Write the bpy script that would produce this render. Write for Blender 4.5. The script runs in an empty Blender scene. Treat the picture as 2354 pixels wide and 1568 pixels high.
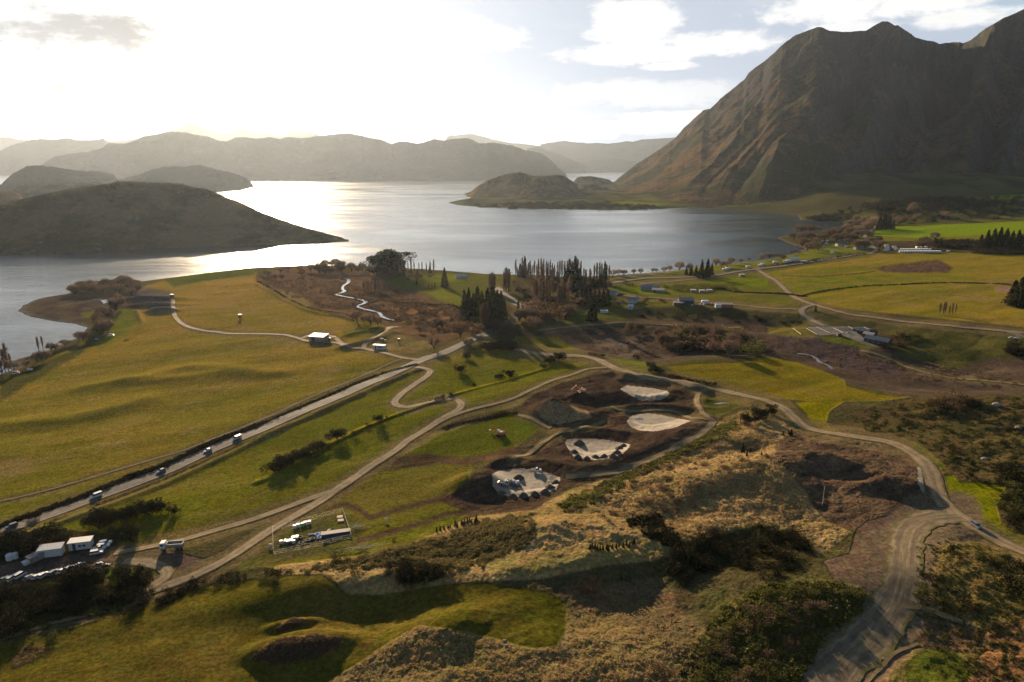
import bpy, math, random
import numpy as np
R = math.radians
random.seed(7); rng = np.random.default_rng(7)
sc = bpy.context.scene
COL = sc.collection

# ------------------------------------------------------------------ camera
CAMH, PITCH = 128.0, R(14.6)
FPX, CX, CY = 1569.0, 1176.5, 784.0          # focal length and centre in a 2353 px wide picture
cam_d = bpy.data.cameras.new("Camera"); cam = bpy.data.objects.new("Camera", cam_d); COL.objects.link(cam)
cam_d.sensor_width = 36.0; cam_d.lens = 24.0; cam_d.clip_start = 1.0; cam_d.clip_end = 60000.0
cam.location = (0, 0, CAMH); cam.rotation_euler = (math.pi/2 - PITCH, 0, 0)
sc.camera = cam

# ------------------------------------------------------------------ world, sun, exposure
SUN_AZ, SUN_EL = R(-19.6), R(13.3)           # azimuth from +Y, positive to the right
SUN = np.array([math.sin(SUN_AZ)*math.cos(SUN_EL), math.cos(SUN_AZ)*math.cos(SUN_EL), math.sin(SUN_EL)])
world = bpy.data.worlds.new("World"); sc.world = world; world.use_nodes = True
sc.view_settings.view_transform = 'Standard'; sc.view_settings.look = 'None'
sc.view_settings.gamma = 1.0; sc.view_settings.use_curve_mapping = False
sc.view_settings.exposure = 1.5
sl = bpy.data.lights.new("Sun", 'SUN'); sl.energy = 5.0; sl.angle = R(0.55); sl.color = (1.0, 0.755, 0.48)
so = bpy.data.objects.new("Sun", sl); COL.objects.link(so)
from mathutils import Vector, Matrix
so.rotation_euler = Vector(SUN).to_track_quat('Z', 'Y').to_euler()
cy = sc.cycles
cy.use_denoising = True; cy.use_adaptive_sampling = True; cy.adaptive_threshold = 0.01
cy.max_bounces = 5; cy.diffuse_bounces = 2; cy.glossy_bounces = 2; cy.transmission_bounces = 2
cy.transparent_max_bounces = 6; cy.volume_bounces = 1; cy.caustics_reflective = False; cy.caustics_refractive = False
cy.sample_clamp_indirect = 3.0

class NT:
    """small helper to write node trees as expressions"""
    def __init__(s, tree): s.t = tree; s.n = tree.nodes; s.l = tree.links
    def put(s, inp, v):
        if isinstance(v, bpy.types.NodeSocket): s.l.new(v, inp)
        elif v is not None:
            if hasattr(inp.default_value, '__len__') and len(inp.default_value) == 4 and len(v) == 3: v = (*v, 1)
            inp.default_value = v
    def m(s, op, a, b=None, c=None, clamp=False):
        n = s.n.new('ShaderNodeMath'); n.operation = op; n.use_clamp = clamp
        s.put(n.inputs[0], a)
        if b is not None: s.put(n.inputs[1], b)
        if c is not None: s.put(n.inputs[2], c)
        return n.outputs[0]
    def v(s, op, a, b=None):
        n = s.n.new('ShaderNodeVectorMath'); n.operation = op; s.put(n.inputs[0], a)
        if b is not None: s.put(n.inputs[1], b)
        return n.outputs['Value'] if op in ('DOT_PRODUCT', 'LENGTH') else n.outputs[0]
    def noise(s, vec, scale, detail=3, rough=0.5, dist=0.0, color=False):
        n = s.n.new('ShaderNodeTexNoise'); s.put(n.inputs['Vector'], vec); s.put(n.inputs['Scale'], scale)
        s.put(n.inputs['Detail'], detail); s.put(n.inputs['Roughness'], rough); s.put(n.inputs['Distortion'], dist)
        return n.outputs[1] if color else n.outputs[0]
    def mix(s, f, a, b, mode='MIX'):
        n = s.n.new('ShaderNodeMix'); n.data_type = 'RGBA'; n.blend_type = mode
        s.put(n.inputs[0], f); s.put(n.inputs[6], a); s.put(n.inputs[7], b); return n.outputs[2]
    def ramp(s, f, a, b, lo=0.0, hi=1.0):
        n = s.n.new('ShaderNodeMapRange'); n.interpolation_type = 'SMOOTHSTEP'
        s.put(n.inputs[0], f); s.put(n.inputs[1], a); s.put(n.inputs[2], b); s.put(n.inputs[3], lo); s.put(n.inputs[4], hi)
        return n.outputs[0]
    def scale(s, vec, sx, sy, sz):
        n = s.n.new('ShaderNodeMapping'); s.put(n.inputs['Vector'], vec); n.inputs['Scale'].default_value = (sx, sy, sz); return n.outputs[0]
    def bump(s, h, strength, dist):
        n = s.n.new('ShaderNodeBump'); s.put(n.inputs['Height'], h); s.put(n.inputs['Strength'], strength)
        s.put(n.inputs['Distance'], dist); return n.outputs[0]

def pxdir(px, py):
    a = (px-CX)/FPX; v = (CY-py)/FPX
    return a, math.cos(PITCH)+v*math.sin(PITCH), -math.sin(PITCH)+v*math.cos(PITCH)
def azel(px, py):
    x, y, z = pxdir(px, py); return math.atan2(x, y), math.atan2(z, math.hypot(x, y))

def build_sky():
    t = NT(world.node_tree); t.n.clear()
    out = t.n.new('ShaderNodeOutputWorld'); bg = t.n.new('ShaderNodeBackground'); t.l.new(bg.outputs[0], out.inputs[0])
    sky = t.n.new('ShaderNodeTexSky'); sky.sky_type = 'NISHITA'; sky.sun_disc = False
    sky.sun_elevation = SUN_EL; sky.sun_rotation = SUN_AZ; sky.altitude = 300; sky.air_density = 1.0
    sky.dust_density = 0.6; sky.ozone_density = 1.6
    tc = t.n.new('ShaderNodeTexCoord').outputs['Generated']
    d = t.v('NORMALIZE', tc)
    sp = t.n.new('ShaderNodeSeparateXYZ'); t.l.new(d, sp.inputs[0]); x, y, z = sp.outputs
    az = t.m('ARCTAN2', x, y); el = t.m('ARCSINE', z)
    cb = t.n.new('ShaderNodeCombineXYZ'); t.put(cb.inputs[0], az); t.put(cb.inputs[1], el); ae = cb.outputs[0]
    st = t.scale(ae, 1.0, 2.3, 1.0)
    n1 = t.noise(st, 9.0, 8, 0.62, 0.15); n2 = t.noise(st, 34.0, 6, 0.6, 0.1)
    nn = t.m('ADD', t.m('MULTIPLY', t.m('SUBTRACT', n1, 0.5), 3.6), t.m('MULTIPLY', t.m('SUBTRACT', n2, 0.5), 3.0))
    # px, py, half width, half height, greyness, opacity
    CL = [(110,68,250,46,1.0,1), (45,132,110,20,.75,.9), (210,228,150,40,1,1), (345,298,75,28,1,.95), (742,142,34,13,.6,.8),
          (832,112,52,22,.6,.8), (905,190,50,8,.5,.8), (1085,240,105,9,.9,.9), (650,282,130,12,.45,.7),
          (1455,48,105,38,.16,1), (1650,98,120,24,.2,1), (1450,124,150,20,.05,.9), (1050,88,140,28,.1,.8), (2010,14,230,24,.1,1),
          (1965,62,80,12,.05,.8), (2240,38,95,16,.1,.9), (1480,292,210,15,.3,.8), (1560,270,150,12,.25,.7), (1370,202,42,8,.05,.8),
          (1540,152,60,8,.05,.8), (900,318,80,14,.3,.8), (120,306,180,12,.35,.8), (60,280,60,7,.5,.7), (1180,330,120,16,.1,.7), (1300,300,140,18,.1,.6),
          (700,60,30,6,.05,.6), (1480,215,240,26,.0,.45), (980,50,120,18,.0,.6)]
    cover = None; grey = None
    for (px, py, rx, ry, g, op) in CL:
        a0, e0 = azel(px, py); ra = rx/FPX*1.0; re = ry/FPX*1.05
        q = t.m('ADD', t.m('POWER', t.m('ABSOLUTE', t.m('MULTIPLY', t.m('SUBTRACT', az, a0), 1/ra)), 2.0),
                t.m('POWER', t.m('ABSOLUTE', t.m('MULTIPLY', t.m('SUBTRACT', el, e0), 1/re)), 2.0))
        m = t.m('ADD', t.m('SUBTRACT', 1.3, q), t.m('MULTIPLY', nn, .85))
        c = t.m('MULTIPLY', t.ramp(m, -0.25, 1.1), op)
        gg = t.m('MULTIPLY', t.ramp(m, 0.1, 1.5), g)
        cover = c if cover is None else t.m('MAXIMUM', cover, c)
        grey = gg if grey is None else t.m('MAXIMUM', grey, gg)
    # thin wisps elsewhere
    w = t.ramp(t.noise(t.scale(ae, 1.0, 4.0, 1.0), 4.0, 7, 0.6, 0.3), 0.52, 0.78)
    cover = t.m('MAXIMUM', cover, t.m('MULTIPLY', w, 0.28))
    cosang = t.v('DOT_PRODUCT', d, tuple(SUN)); ang = t.m('ARCCOSINE', t.m('MINIMUM', cosang, 0.99999))
    near = t.m('POWER', 2.718, t.m('MULTIPLY', t.m('POWER', t.m('MULTIPLY', ang, 1/0.21), 1.25), -1.0))
    # cirrus veil scattering round the sun plus the clear Nishita sky
    skyc = t.v('MINIMUM', sky.outputs[0], (3.3, 3.75, 4.5))
    veil = t.mix(1.0, (5.0, 4.6, 4.0), near, 'MULTIPLY')
    base = t.mix(1.0, skyc, veil, 'ADD')
    base = t.mix(1.0, base, t.mix(1.0,(.3,.4,.55), t.ramp(el, 0.0, 0.5, 1.0, 0.4), 'MULTIPLY'), 'ADD')
    lit = t.mix(near, (7.6, 7.5, 7.3), (10.0, 9.6, 9.0))
    dark = t.mix(near, (3.6, 3.8, 4.2), (.9, .72, .68))
    cloud = t.mix(grey, lit, dark)
    colr = t.mix(cover, base, cloud)
    t.l.new(colr, bg.inputs[0]); bg.inputs[1].default_value = 0.05
build_sky()

# ------------------------------------------------------------------ numpy noise
_perm = rng.permutation(512)
_g = np.stack([np.cos(np.arange(512)*2.39996), np.sin(np.arange(512)*2.39996)], 1).astype(np.float32)
def perlin(x, y):
    xi = np.floor(x).astype(np.int64); yi = np.floor(y).astype(np.int64); fx = (x-xi).astype(np.float32); fy = (y-yi).astype(np.float32)
    def gr(ix, iy, dx, dy):
        h = _perm[(_perm[ix & 511] + iy) & 511]; g = _g[h]; return g[..., 0]*dx + g[..., 1]*dy
    u = fx*fx*fx*(fx*(fx*6-15)+10); v = fy*fy*fy*(fy*(fy*6-15)+10)
    a = gr(xi, yi, fx, fy); b = gr(xi+1, yi, fx-1, fy); c = gr(xi, yi+1, fx, fy-1); e = gr(xi+1, yi+1, fx-1, fy-1)
    return (a+u*(b-a)) + v*((c+u*(e-c))-(a+u*(b-a)))
def fbm(x, y, o=4, gain=.5, lac=2.03):
    s = 0; a = 1.0; n = 0
    for k in range(o): s = s + a*perlin(x+17.3*k, y-9.1*k); n += a; a *= gain; x = x*lac; y = y*lac
    return s/n*1.5
def ridged(x, y, o=4, gain=.5, lac=2.1):
    s = 0; a = 1.0; n = 0
    for k in range(o): s = s + a*(1-np.abs(perlin(x+7.7*k, y+3.1*k))*2.0); n += a; a *= gain; x = x*lac; y = y*lac
    return s/n
def sstep(a, b, x): t = np.clip((x-a)/(b-a), 0, 1); return t*t*(3-2*t)

# ------------------------------------------------------------------ objects, meshes, tags
def tag(o, label=None, cat=None, group=None, kind=None):
    if label: o['label'] = label
    if cat: o['category'] = cat
    if group: o['group'] = group
    if kind: o['kind'] = kind
    return o
def new_mesh(name, V, quads=None, tris=None, mats=(), matidx=None, smooth=False):
    me = bpy.data.meshes.new(name)
    V = np.asarray(V, np.float32); nq = 0 if quads is None else len(quads); nt = 0 if tris is None else len(tris)
    me.vertices.add(len(V)); me.vertices.foreach_set('co', V.ravel())
    loops = []; 
    if nq: loops.append(np.asarray(quads, np.int32).ravel())
    if nt: loops.append(np.asarray(tris, np.int32).ravel())
    L = np.concatenate(loops); me.loops.add(len(L)); me.loops.foreach_set('vertex_index', L)
    me.polygons.add(nq+nt)
    st = np.concatenate([np.arange(nq)*4, nq*4+np.arange(nt)*3]).astype(np.int32)
    me.polygons.foreach_set('loop_start', st)
    if smooth: me.polygons.foreach_set('use_smooth', np.ones(nq+nt, bool))
    for m in mats: me.materials.append(m)
    if matidx is not None: me.polygons.foreach_set('material_index', np.asarray(matidx, np.int32))
    me.update(calc_edges=True); return me
def link(name, me, parent=None):
    o = bpy.data.objects.new(name, me); COL.objects.link(o)
    if parent: o.parent = parent
    return o
def grid_faces(nr, nc):
    i = np.arange(nr-1)[:, None]*nc + np.arange(nc-1)[None]; i = i.ravel()
    return np.stack([i, i+1, i+nc+1, i+nc], 1)
def set_col(me, rgba, name='Col'):
    a = me.color_attributes.new(name, 'FLOAT_COLOR', 'POINT'); a.data.foreach_set('color', np.asarray(rgba, np.float32).ravel())

def mat_new(name):
    m = bpy.data.materials.new(name); m.use_nodes = True; t = NT(m.node_tree)
    return m, t, t.n['Principled BSDF']
def simple(name, col, rough=.6, metal=0.0, var=0.0, scale=1.0, spec=None):
    m, t, b = mat_new(name); b.inputs['Roughness'].default_value = rough; b.inputs['Metallic'].default_value = metal
    if var:
        p = t.n.new('ShaderNodeNewGeometry').outputs['Position']
        n = t.noise(p, scale, 4, .6); k = t.ramp(n, .3, .7, 1-var, 1+var)
        t.l.new(t.mix(1.0, (*col, 1), k, 'MULTIPLY'), b.inputs['Base Color'])
    else: b.inputs['Base Color'].default_value = (*col, 1)
    if spec is not None: b.inputs['Specular IOR Level'].default_value = spec
    return m
#@@TERRAIN
# ------------------------------------------------------------------ terrain
def px_plane(px, py, z=0.0):
    a, b, c = pxdir(px, py); k = (z-CAMH)/c; return a*k, b*k
SHORE = [(-900,1100),(-300,1000),(0,862),(45,838),(30,830),(55,822),(88,814),(120,802),(150,790),(180,778),(196,758),(205,752),(196,750),
 (180,746),(160,743),(130,740),(100,735),(72,731),(50,722),(38,714),(50,702),(80,690),(108,683),(160,675),(160,660),(175,647),
 (225,646),(300,642),(325,647),(375,641),(475,628),(525,622),(570,616),(600,614),(650,612),(700,611),(840,611),(1000,621),(1060,625),(1120,630),
 (1177,631),(1300,636),(1400,634),(1494,627),(1550,622),(1600,614),(1680,606),(1765,597),(1828,582),(1850,572),(1828,565),(1812,560),(1785,547),(1815,541),(1870,537),(1915,532),
 (1945,513),(1890,508),(1840,506),(1832,495),(1765,488),(1676,482),(1581,477),(1526,480),(1426,483),(1326,482),(1177,479),(1100,476),
 (1050,471),(1030,466),(1055,460),(1078,457),(1086,452),(1064,446),(1075,442),(1110,434),(1160,424),(1240,416),(1300,412),(1350,413),(1440,409)]
shore_w = [px_plane(*p) for p in SHORE] + [(9000, 7500), (9000, -900), (-3000, -900)]
SW = np.array(shore_w)
def inside(x, y, P):
    c = np.zeros(x.shape, bool); n = len(P)
    for i in range(n):
        x1, y1 = P[i]; x2, y2 = P[(i+1) % n]
        if y1 == y2: continue
        k = ((y1 > y) != (y2 > y)) & (x < (x2-x1)*(y-y1)/(y2-y1)+x1); c ^= k
    return c
def dist_line(x, y, P, closed=False):
    d = np.full(x.shape, 1e9, np.float32); n = len(P)
    for i in range(n if closed else n-1):
        x1, y1 = P[i]; x2, y2 = P[(i+1) % n]; dx, dy = x2-x1, y2-y1; L = dx*dx+dy*dy+1e-9
        t = np.clip(((x-x1)*dx+(y-y1)*dy)/L, 0, 1); e = (x-x1-t*dx)**2+(y-y1-t*dy)**2
        d = np.minimum(d, e)
    return np.sqrt(d)

# fan grid: columns of constant x/y, rows dense near the camera
NU = 1500; US = np.linspace(-1.08, 1.08, NU)
rows = [45.0]
while rows[-1] < 4300:
    D = rows[-1]; rows.append(D + min(max(0.8*D*D/(CAMH*683), 0.45), 8.0))
YS = np.array(rows); NR = len(YS)
X = (US[None]*YS[:, None]).astype(np.float32); Y = np.repeat(YS[:, None], NU, 1).astype(np.float32)
wob = 5*perlin(X*.02, Y*.02)+2.2*perlin(X*.07+5, Y*.07)
sd = dist_line(X+wob, Y+wob*.6, SW, True); ins = inside(X+wob, Y+wob*.6, SW); sd = np.where(ins, sd, -sd)

def soft_poly(U, V, P, w):
    """mask of a polygon with a soft border of half width w, all in the same units"""
    P = np.asarray(P, float); x0, y0 = P.min(0)-w*2; x1, y1 = P.max(0)+w*2
    out = np.zeros(U.shape, np.float32); k = (U > x0) & (U < x1) & (V > y0) & (V < y1)
    if not k.any(): return out
    u, v = U[k], V[k]; d = dist_line(u, v, P, True); s = np.where(inside(u, v, P), d, -d)
    out[k] = sstep(-w, w, s); return out
def W(P, z=6.0): return np.array([px_plane(px, py, z) for px, py in P])

h = np.where(sd > 0, np.minimum(sd*.10, .5) + 2.2*(1-np.exp(-sd/40)) + 6.5*sstep(20, 420, sd), np.maximum(sd*.10, -5.0))
land = sstep(5, 60, sd)
# foothills below the mountain on the right, and low knolls on the far peninsula
h += land*sstep(1480, 2300, Y)*sstep(560, 1000, X)*85 + land*sstep(1500, 1900, Y)*sstep(560, 900, X)*11*fbm(X*.006, Y*.004, 4)
h += land*sstep(2000, 2300, Y)*(1-sstep(500, 900, X))*(5+16*np.maximum(fbm(X*.006+3, Y*.004, 3), 0))
# undulating pasture on the flats
flat = land*(1-sstep(1300, 1600, Y))
rx = X*math.cos(.5)+Y*math.sin(.5); ry = -X*math.sin(.5)+Y*math.cos(.5)
h += flat*(1.5*fbm(rx*.006, ry*.022, 3) + .22*fbm(rx*.03, ry*.07, 3))
# fluvial terrace: a lower valley floor from the centre to the right
VAL = W([(1130,770),(1300,770),(1500,735),(1760,735),(1900,775),(2000,800),(2120,810),(2400,815),(2700,900),(2600,960),(2353,905),(2060,905),(1900,860),(1760,815),(1600,820),(1480,835),(1330,805),(1180,790)])
vm = soft_poly(X, Y, VAL, 22.0); h -= 5.5*vm*(1+.25*fbm(X*.02, Y*.02, 3))
SC = W([(1440,712),(1500,706),(1700,716),(1850,735),(1840,748),(1700,742),(1520,730),(1440,728)]); h -= 5*soft_poly(X, Y, SC, 14.0)
SC2 = W([(1930,742),(2015,745),(2080,770),(2150,775),(2260,775),(2330,800),(2300,835),(2200,850),(2100,835),(2060,800),(1990,775),(1930,757)]); h -= 6*soft_poly(X, Y, SC2, 34.0)
# hill country at the lower right
HC = W([(560,1700),(760,1568),(700,1400),(560,1320),(700,1290),(1000,1220),(1200,1180),(1300,1130),(1500,1040),(1640,960),(1720,935),(1800,975),(1880,1010),(2100,1030),(2180,1000),(1960,950),(2100,920),(2700,930),(3200,1200),(3200,1900),(560,1900)])
hm = soft_poly(X, Y, HC, 26.0)
hills = 4.8*fbm(X*.013+2.1, Y*.011, 4)+1.3*fbm(X*.07, Y*.07, 3)+.35*fbm(X*.3, Y*.3, 2)
ROADS_FLAT = W([(1640,905),(1765,922),(1822,959),(1890,992),(2040,1014),(2127,1064),(2150,1120),(2185,1174),(2302,1246),(2500,1330)])
ROADS_FLAT2 = W([(2165,1188),(2090,1213),(2065,1326),(1990,1451),(1850,1568),(1790,1640)])
dr = np.minimum(dist_line(X, Y, ROADS_FLAT), dist_line(X, Y, ROADS_FLAT2)); rk = .25+.75*sstep(7, 26, dr)
h += hm*(hills*rk+3.0)
GREEN = W([(-900,1568),(-300,1500),(0,1480),(300,1400),(480,1345),(640,1325),(740,1320),(790,1365),(870,1372),(1010,1345),(1100,1340),(1250,1360),(1300,1410),(1290,1470),(1220,1490),(1080,1465),(960,1440),(760,1568),(650,1750),(-900,1900)])
gm = soft_poly(X, Y, GREEN, 14.0)
h += gm*(1-.7*hm)*(2.4*fbm(X*.016+9, Y*.02+4, 2)+.3*fbm(X*.08, Y*.1, 2)) + gm*hm*2.0*fbm(X*.02, Y*.02, 2) - gm*hm*hills*.7
def bump(px, py, a, b, ang, hh, z=8.0, p=1.0):
    """an elliptical mound (or hollow) of half axes a, b metres turned by ang degrees"""
    global h
    cx, cy_ = px_plane(px, py, z); c, s = math.cos(R(ang)), math.sin(R(ang))
    u = ((X-cx)*c+(Y-cy_)*s)/a; v = (-(X-cx)*s+(Y-cy_)*c)/b
    q = u*u+v*v; h += hh*np.exp(-q**p*1.2)
def bank(P, w, hh, z=8.0):
    global h
    d = dist_line(X, Y, W(P, z)); h += hh*np.exp(-(d/w)**2)
# hollows and ridges of the lower-left golf ground
bump(700,1425,26,11,8,-1.6); bump(560,1390,30,8,15,1.6); bump(980,1395,20,10,5,-2.4); bump(1120,1405,22,9,0,1.5); bump(860,1440,12,22,20,-2.0)
bump(690,1492,14.5,5.4,9,3.0,p=2); bump(668,1434,7,2.2,14,1.4,p=2)
bump(1000,1475,26,9,16,1.8); bump(1180,1500,22,12,-15,1.2); bump(960,1348,30,6,4,2.2); bump(1290,1340,45,6,14,2.2); bump(1450,1405,22,13,0,-2.2)
bump(1700,1265,26,12,10,-3.0); bump(1480,1270,40,9,12,3.4); bump(1250,1250,30,9,8,2.6); bump(1830,1420,28,16,25,3.6); bump(2225,1360,22,24,0,3.6); bump(2180,1480,10,26,0,-2.0)
bump(1790,1120,18,18,0,4.0); bump(1640,1120,40,14,20,2.6); bump(1700,1030,30,10,14,2.4)
# earth works: dug basins with bunds between them
PADS = [[(1422,894),(1436,887),(1440,885),(1462,888),(1500,892),(1534,898),(1540,905),(1534,915),(1518,921),(1490,924),(1468,922),(1452,913),(1440,906)],
 [(1438,970),(1446,958),(1458,952),(1490,950),(1520,953),(1560,962),(1590,967),(1572,975),(1556,983),(1530,989),(1500,993),(1470,991),(1450,984)],
 [(1297,1019),(1302,1009),(1330,1008),(1365,1008),(1410,1013),(1450,1022),(1446,1030),(1432,1045),(1410,1053),(1366,1059),(1340,1057),(1316,1050),(1306,1035)],
 [(1130,1090),(1144,1083),(1176,1077),(1210,1077),(1250,1083),(1290,1098),(1286,1110),(1278,1126),(1250,1137),(1206,1144),(1176,1143),(1146,1138),(1132,1120)]]
for i, P in enumerate(PADS):
    pm = soft_poly(X, Y, W(P), 2.0); ring = soft_poly(X, Y, W(P), 17.0)
    lvl = float(h[pm > .9].mean()) - .2
    h = h*(1-sstep(0, .55, ring))+(lvl+1.1*(1-sstep(.3, 1, ring)))*sstep(0, .55, ring)
    h = h*(1-pm)+(lvl+.05)*pm
SOIL = W([(1225,905),(1290,880),(1360,862),(1392,848),(1480,872),(1640,900),(1632,960),(1600,1000),(1500,1045),(1400,1085),(1290,1130),(1150,1178),(1020,1160),(1100,1080),(1250,1010),(1240,970),(1210,920)])
so_m = soft_poly(X, Y, SOIL, 6.0)
for P in PADS: so_m = so_m*(1-soft_poly(X, Y, W(P), 5.0))
h += so_m*(1.2*fbm(X*.06, Y*.06, 3)+.5*np.abs(fbm(X*.25, Y*.25, 3)))
bank([(1160,1065),(1230,1072),(1300,1085),(1330,1092),(1400,1078),(1470,1050),(1510,1035)], 6, 1.6)
bank([(1290,1000),(1380,1000),(1480,1012),(1540,1020),(1600,1000),(1618,975)], 6.5, 1.7)
bank([(1330,975),(1400,945),(1480,938),(1560,945),(1605,955),(1612,930),(1596,905)], 5, 1.8)
bank([(1440,872),(1500,882),(1570,893),(1612,903)], 5, 2.0)
bump(1092,1114,11,9,0,4.0,p=1.4); bump(1400,925,22,9,-10,-3.5); bump(1330,915,9,6,0,2.5)
bump(1268,952,10,10,0,7.5); bump(1305,962,12,7,-25,3.0)
bump(2065,1150,10,7,0,3.2,p=2); bump(1885,1090,12,5,-20,3.0,p=1.5); bump(1990,1145,10,5,10,2.5); bump(1400,868,7,4,0,2.2)
# gravel heaps and banks near the lake on the left
bump(340,676,34,9,5,3.6); bump(370,702,14,8,0,3.6,p=1.5); bump(345,690,26,6,8,3.5)
bank([(312,702),(318,712),(326,730),(300,755),(288,765)], 2.2, 1.5)
bank([(588,645),(612,658),(650,680),(700,705),(740,715),(790,722),(810,731)], 2.0, 1.4)
bank([(588,1102),(628,1088),(750,1019),(826,984),(900,955),(960,936),(1045,905),(1100,890),(1170,872),(1260,845)], 1.6, .8)
bank([(790,792),(830,782),(880,772),(900,760),(880,748),(800,765)], 5, 1.8)
bank([(0,1236),(125,1192),(375,1098),(588,1003),(763,929),(900,871),(960,848)], 2.4, .9)
for P in ([(200,870),(330,850),(430,830),(560,838)], [(300,860),(420,855),(520,845),(640,848)], [(-100,960),(150,945),(330,905)]): bank(P, 9, 1.6)

# carve the stream
RIVER = [(838,630),(813,631),(786,634),(788,639),(801,643),(799,650),(790,656),(787,664),(792,669),(783,673),(771,676),(785,680),(801,683),(828,688),(841,693),(834,698),(821,703),(833,709),(868,717),(878,727),(892,733),(908,736)]
RW = W(RIVER, 3.0); dv = dist_line(X, Y, RW)
WET = W([(600,640),(660,625),(760,628),(900,640),(960,655),(1000,690),(1080,720),(1100,745),(1020,775),(950,770),(905,762),(890,745),(820,735),(740,712),(650,672)], 3.0)
wm = soft_poly(X, Y, WET, 14.0); h = h*(1-wm)+wm*(2.6+.9*fbm(X*.03, Y*.04, 4)+.5*ridged(X*.06, Y*.06, 3))
rv = np.exp(-(dv/9.0)**4); h = h*(1-rv)+rv*1.6; h -= .8*np.exp(-(dv/4.2)**4)
h = np.where(sd < 0, np.minimum(h, -.05), np.maximum(h, .02*np.minimum(sd, 20)))
h = h.astype(np.float32)

# projected position of every ground point, used to lay out land cover
cp, sp_ = math.cos(PITCH), math.sin(PITCH)
def project(x, y, z):
    dz = z-CAMH; dep = y*cp-dz*sp_; up = y*sp_+dz*cp
    return CX+FPX*x/dep, CY-FPX*up/dep
PU, PV = project(X, Y, h)

def HG(x, y):
    x = np.asarray(x, float); y = np.asarray(y, float)
    u = (x/np.maximum(y, 1)-US[0])/(US[1]-US[0]); i = np.clip(np.floor(u).astype(int), 0, NU-2); fu = np.clip(u-i, 0, 1)
    j = np.clip(np.searchsorted(YS, y)-1, 0, NR-2); fv = np.clip((y-YS[j])/(YS[j+1]-YS[j]), 0, 1)
    return (h[j, i]*(1-fu)+h[j, i+1]*fu)*(1-fv)+(h[j+1, i]*(1-fu)+h[j+1, i+1]*fu)*fv
def P3(px, py):
    """the ground point that a picture position looks at"""
    a, b, c = pxdir(px, py); u = a/b; ui = (u-US[0])/(US[1]-US[0]); i = int(np.clip(math.floor(ui), 0, NU-2)); f = min(max(ui-i, 0), 1)
    col = h[:, i]*(1-f)+h[:, i+1]*f; ray = CAMH+c/b*YS; k = np.nonzero(col >= ray)[0]
    if len(k) == 0 or k[0] == 0:
        x, y = px_plane(px, py, 5.0); return Vector((x, y, float(HG(x, y))))
    k = k[0]; d0 = ray[k-1]-col[k-1]; d1 = col[k]-ray[k]; t = d0/(d0+d1+1e-9); y = YS[k-1]+(YS[k]-YS[k-1])*t
    return Vector((u*y, y, float(HG(u*y, y))))

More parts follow.
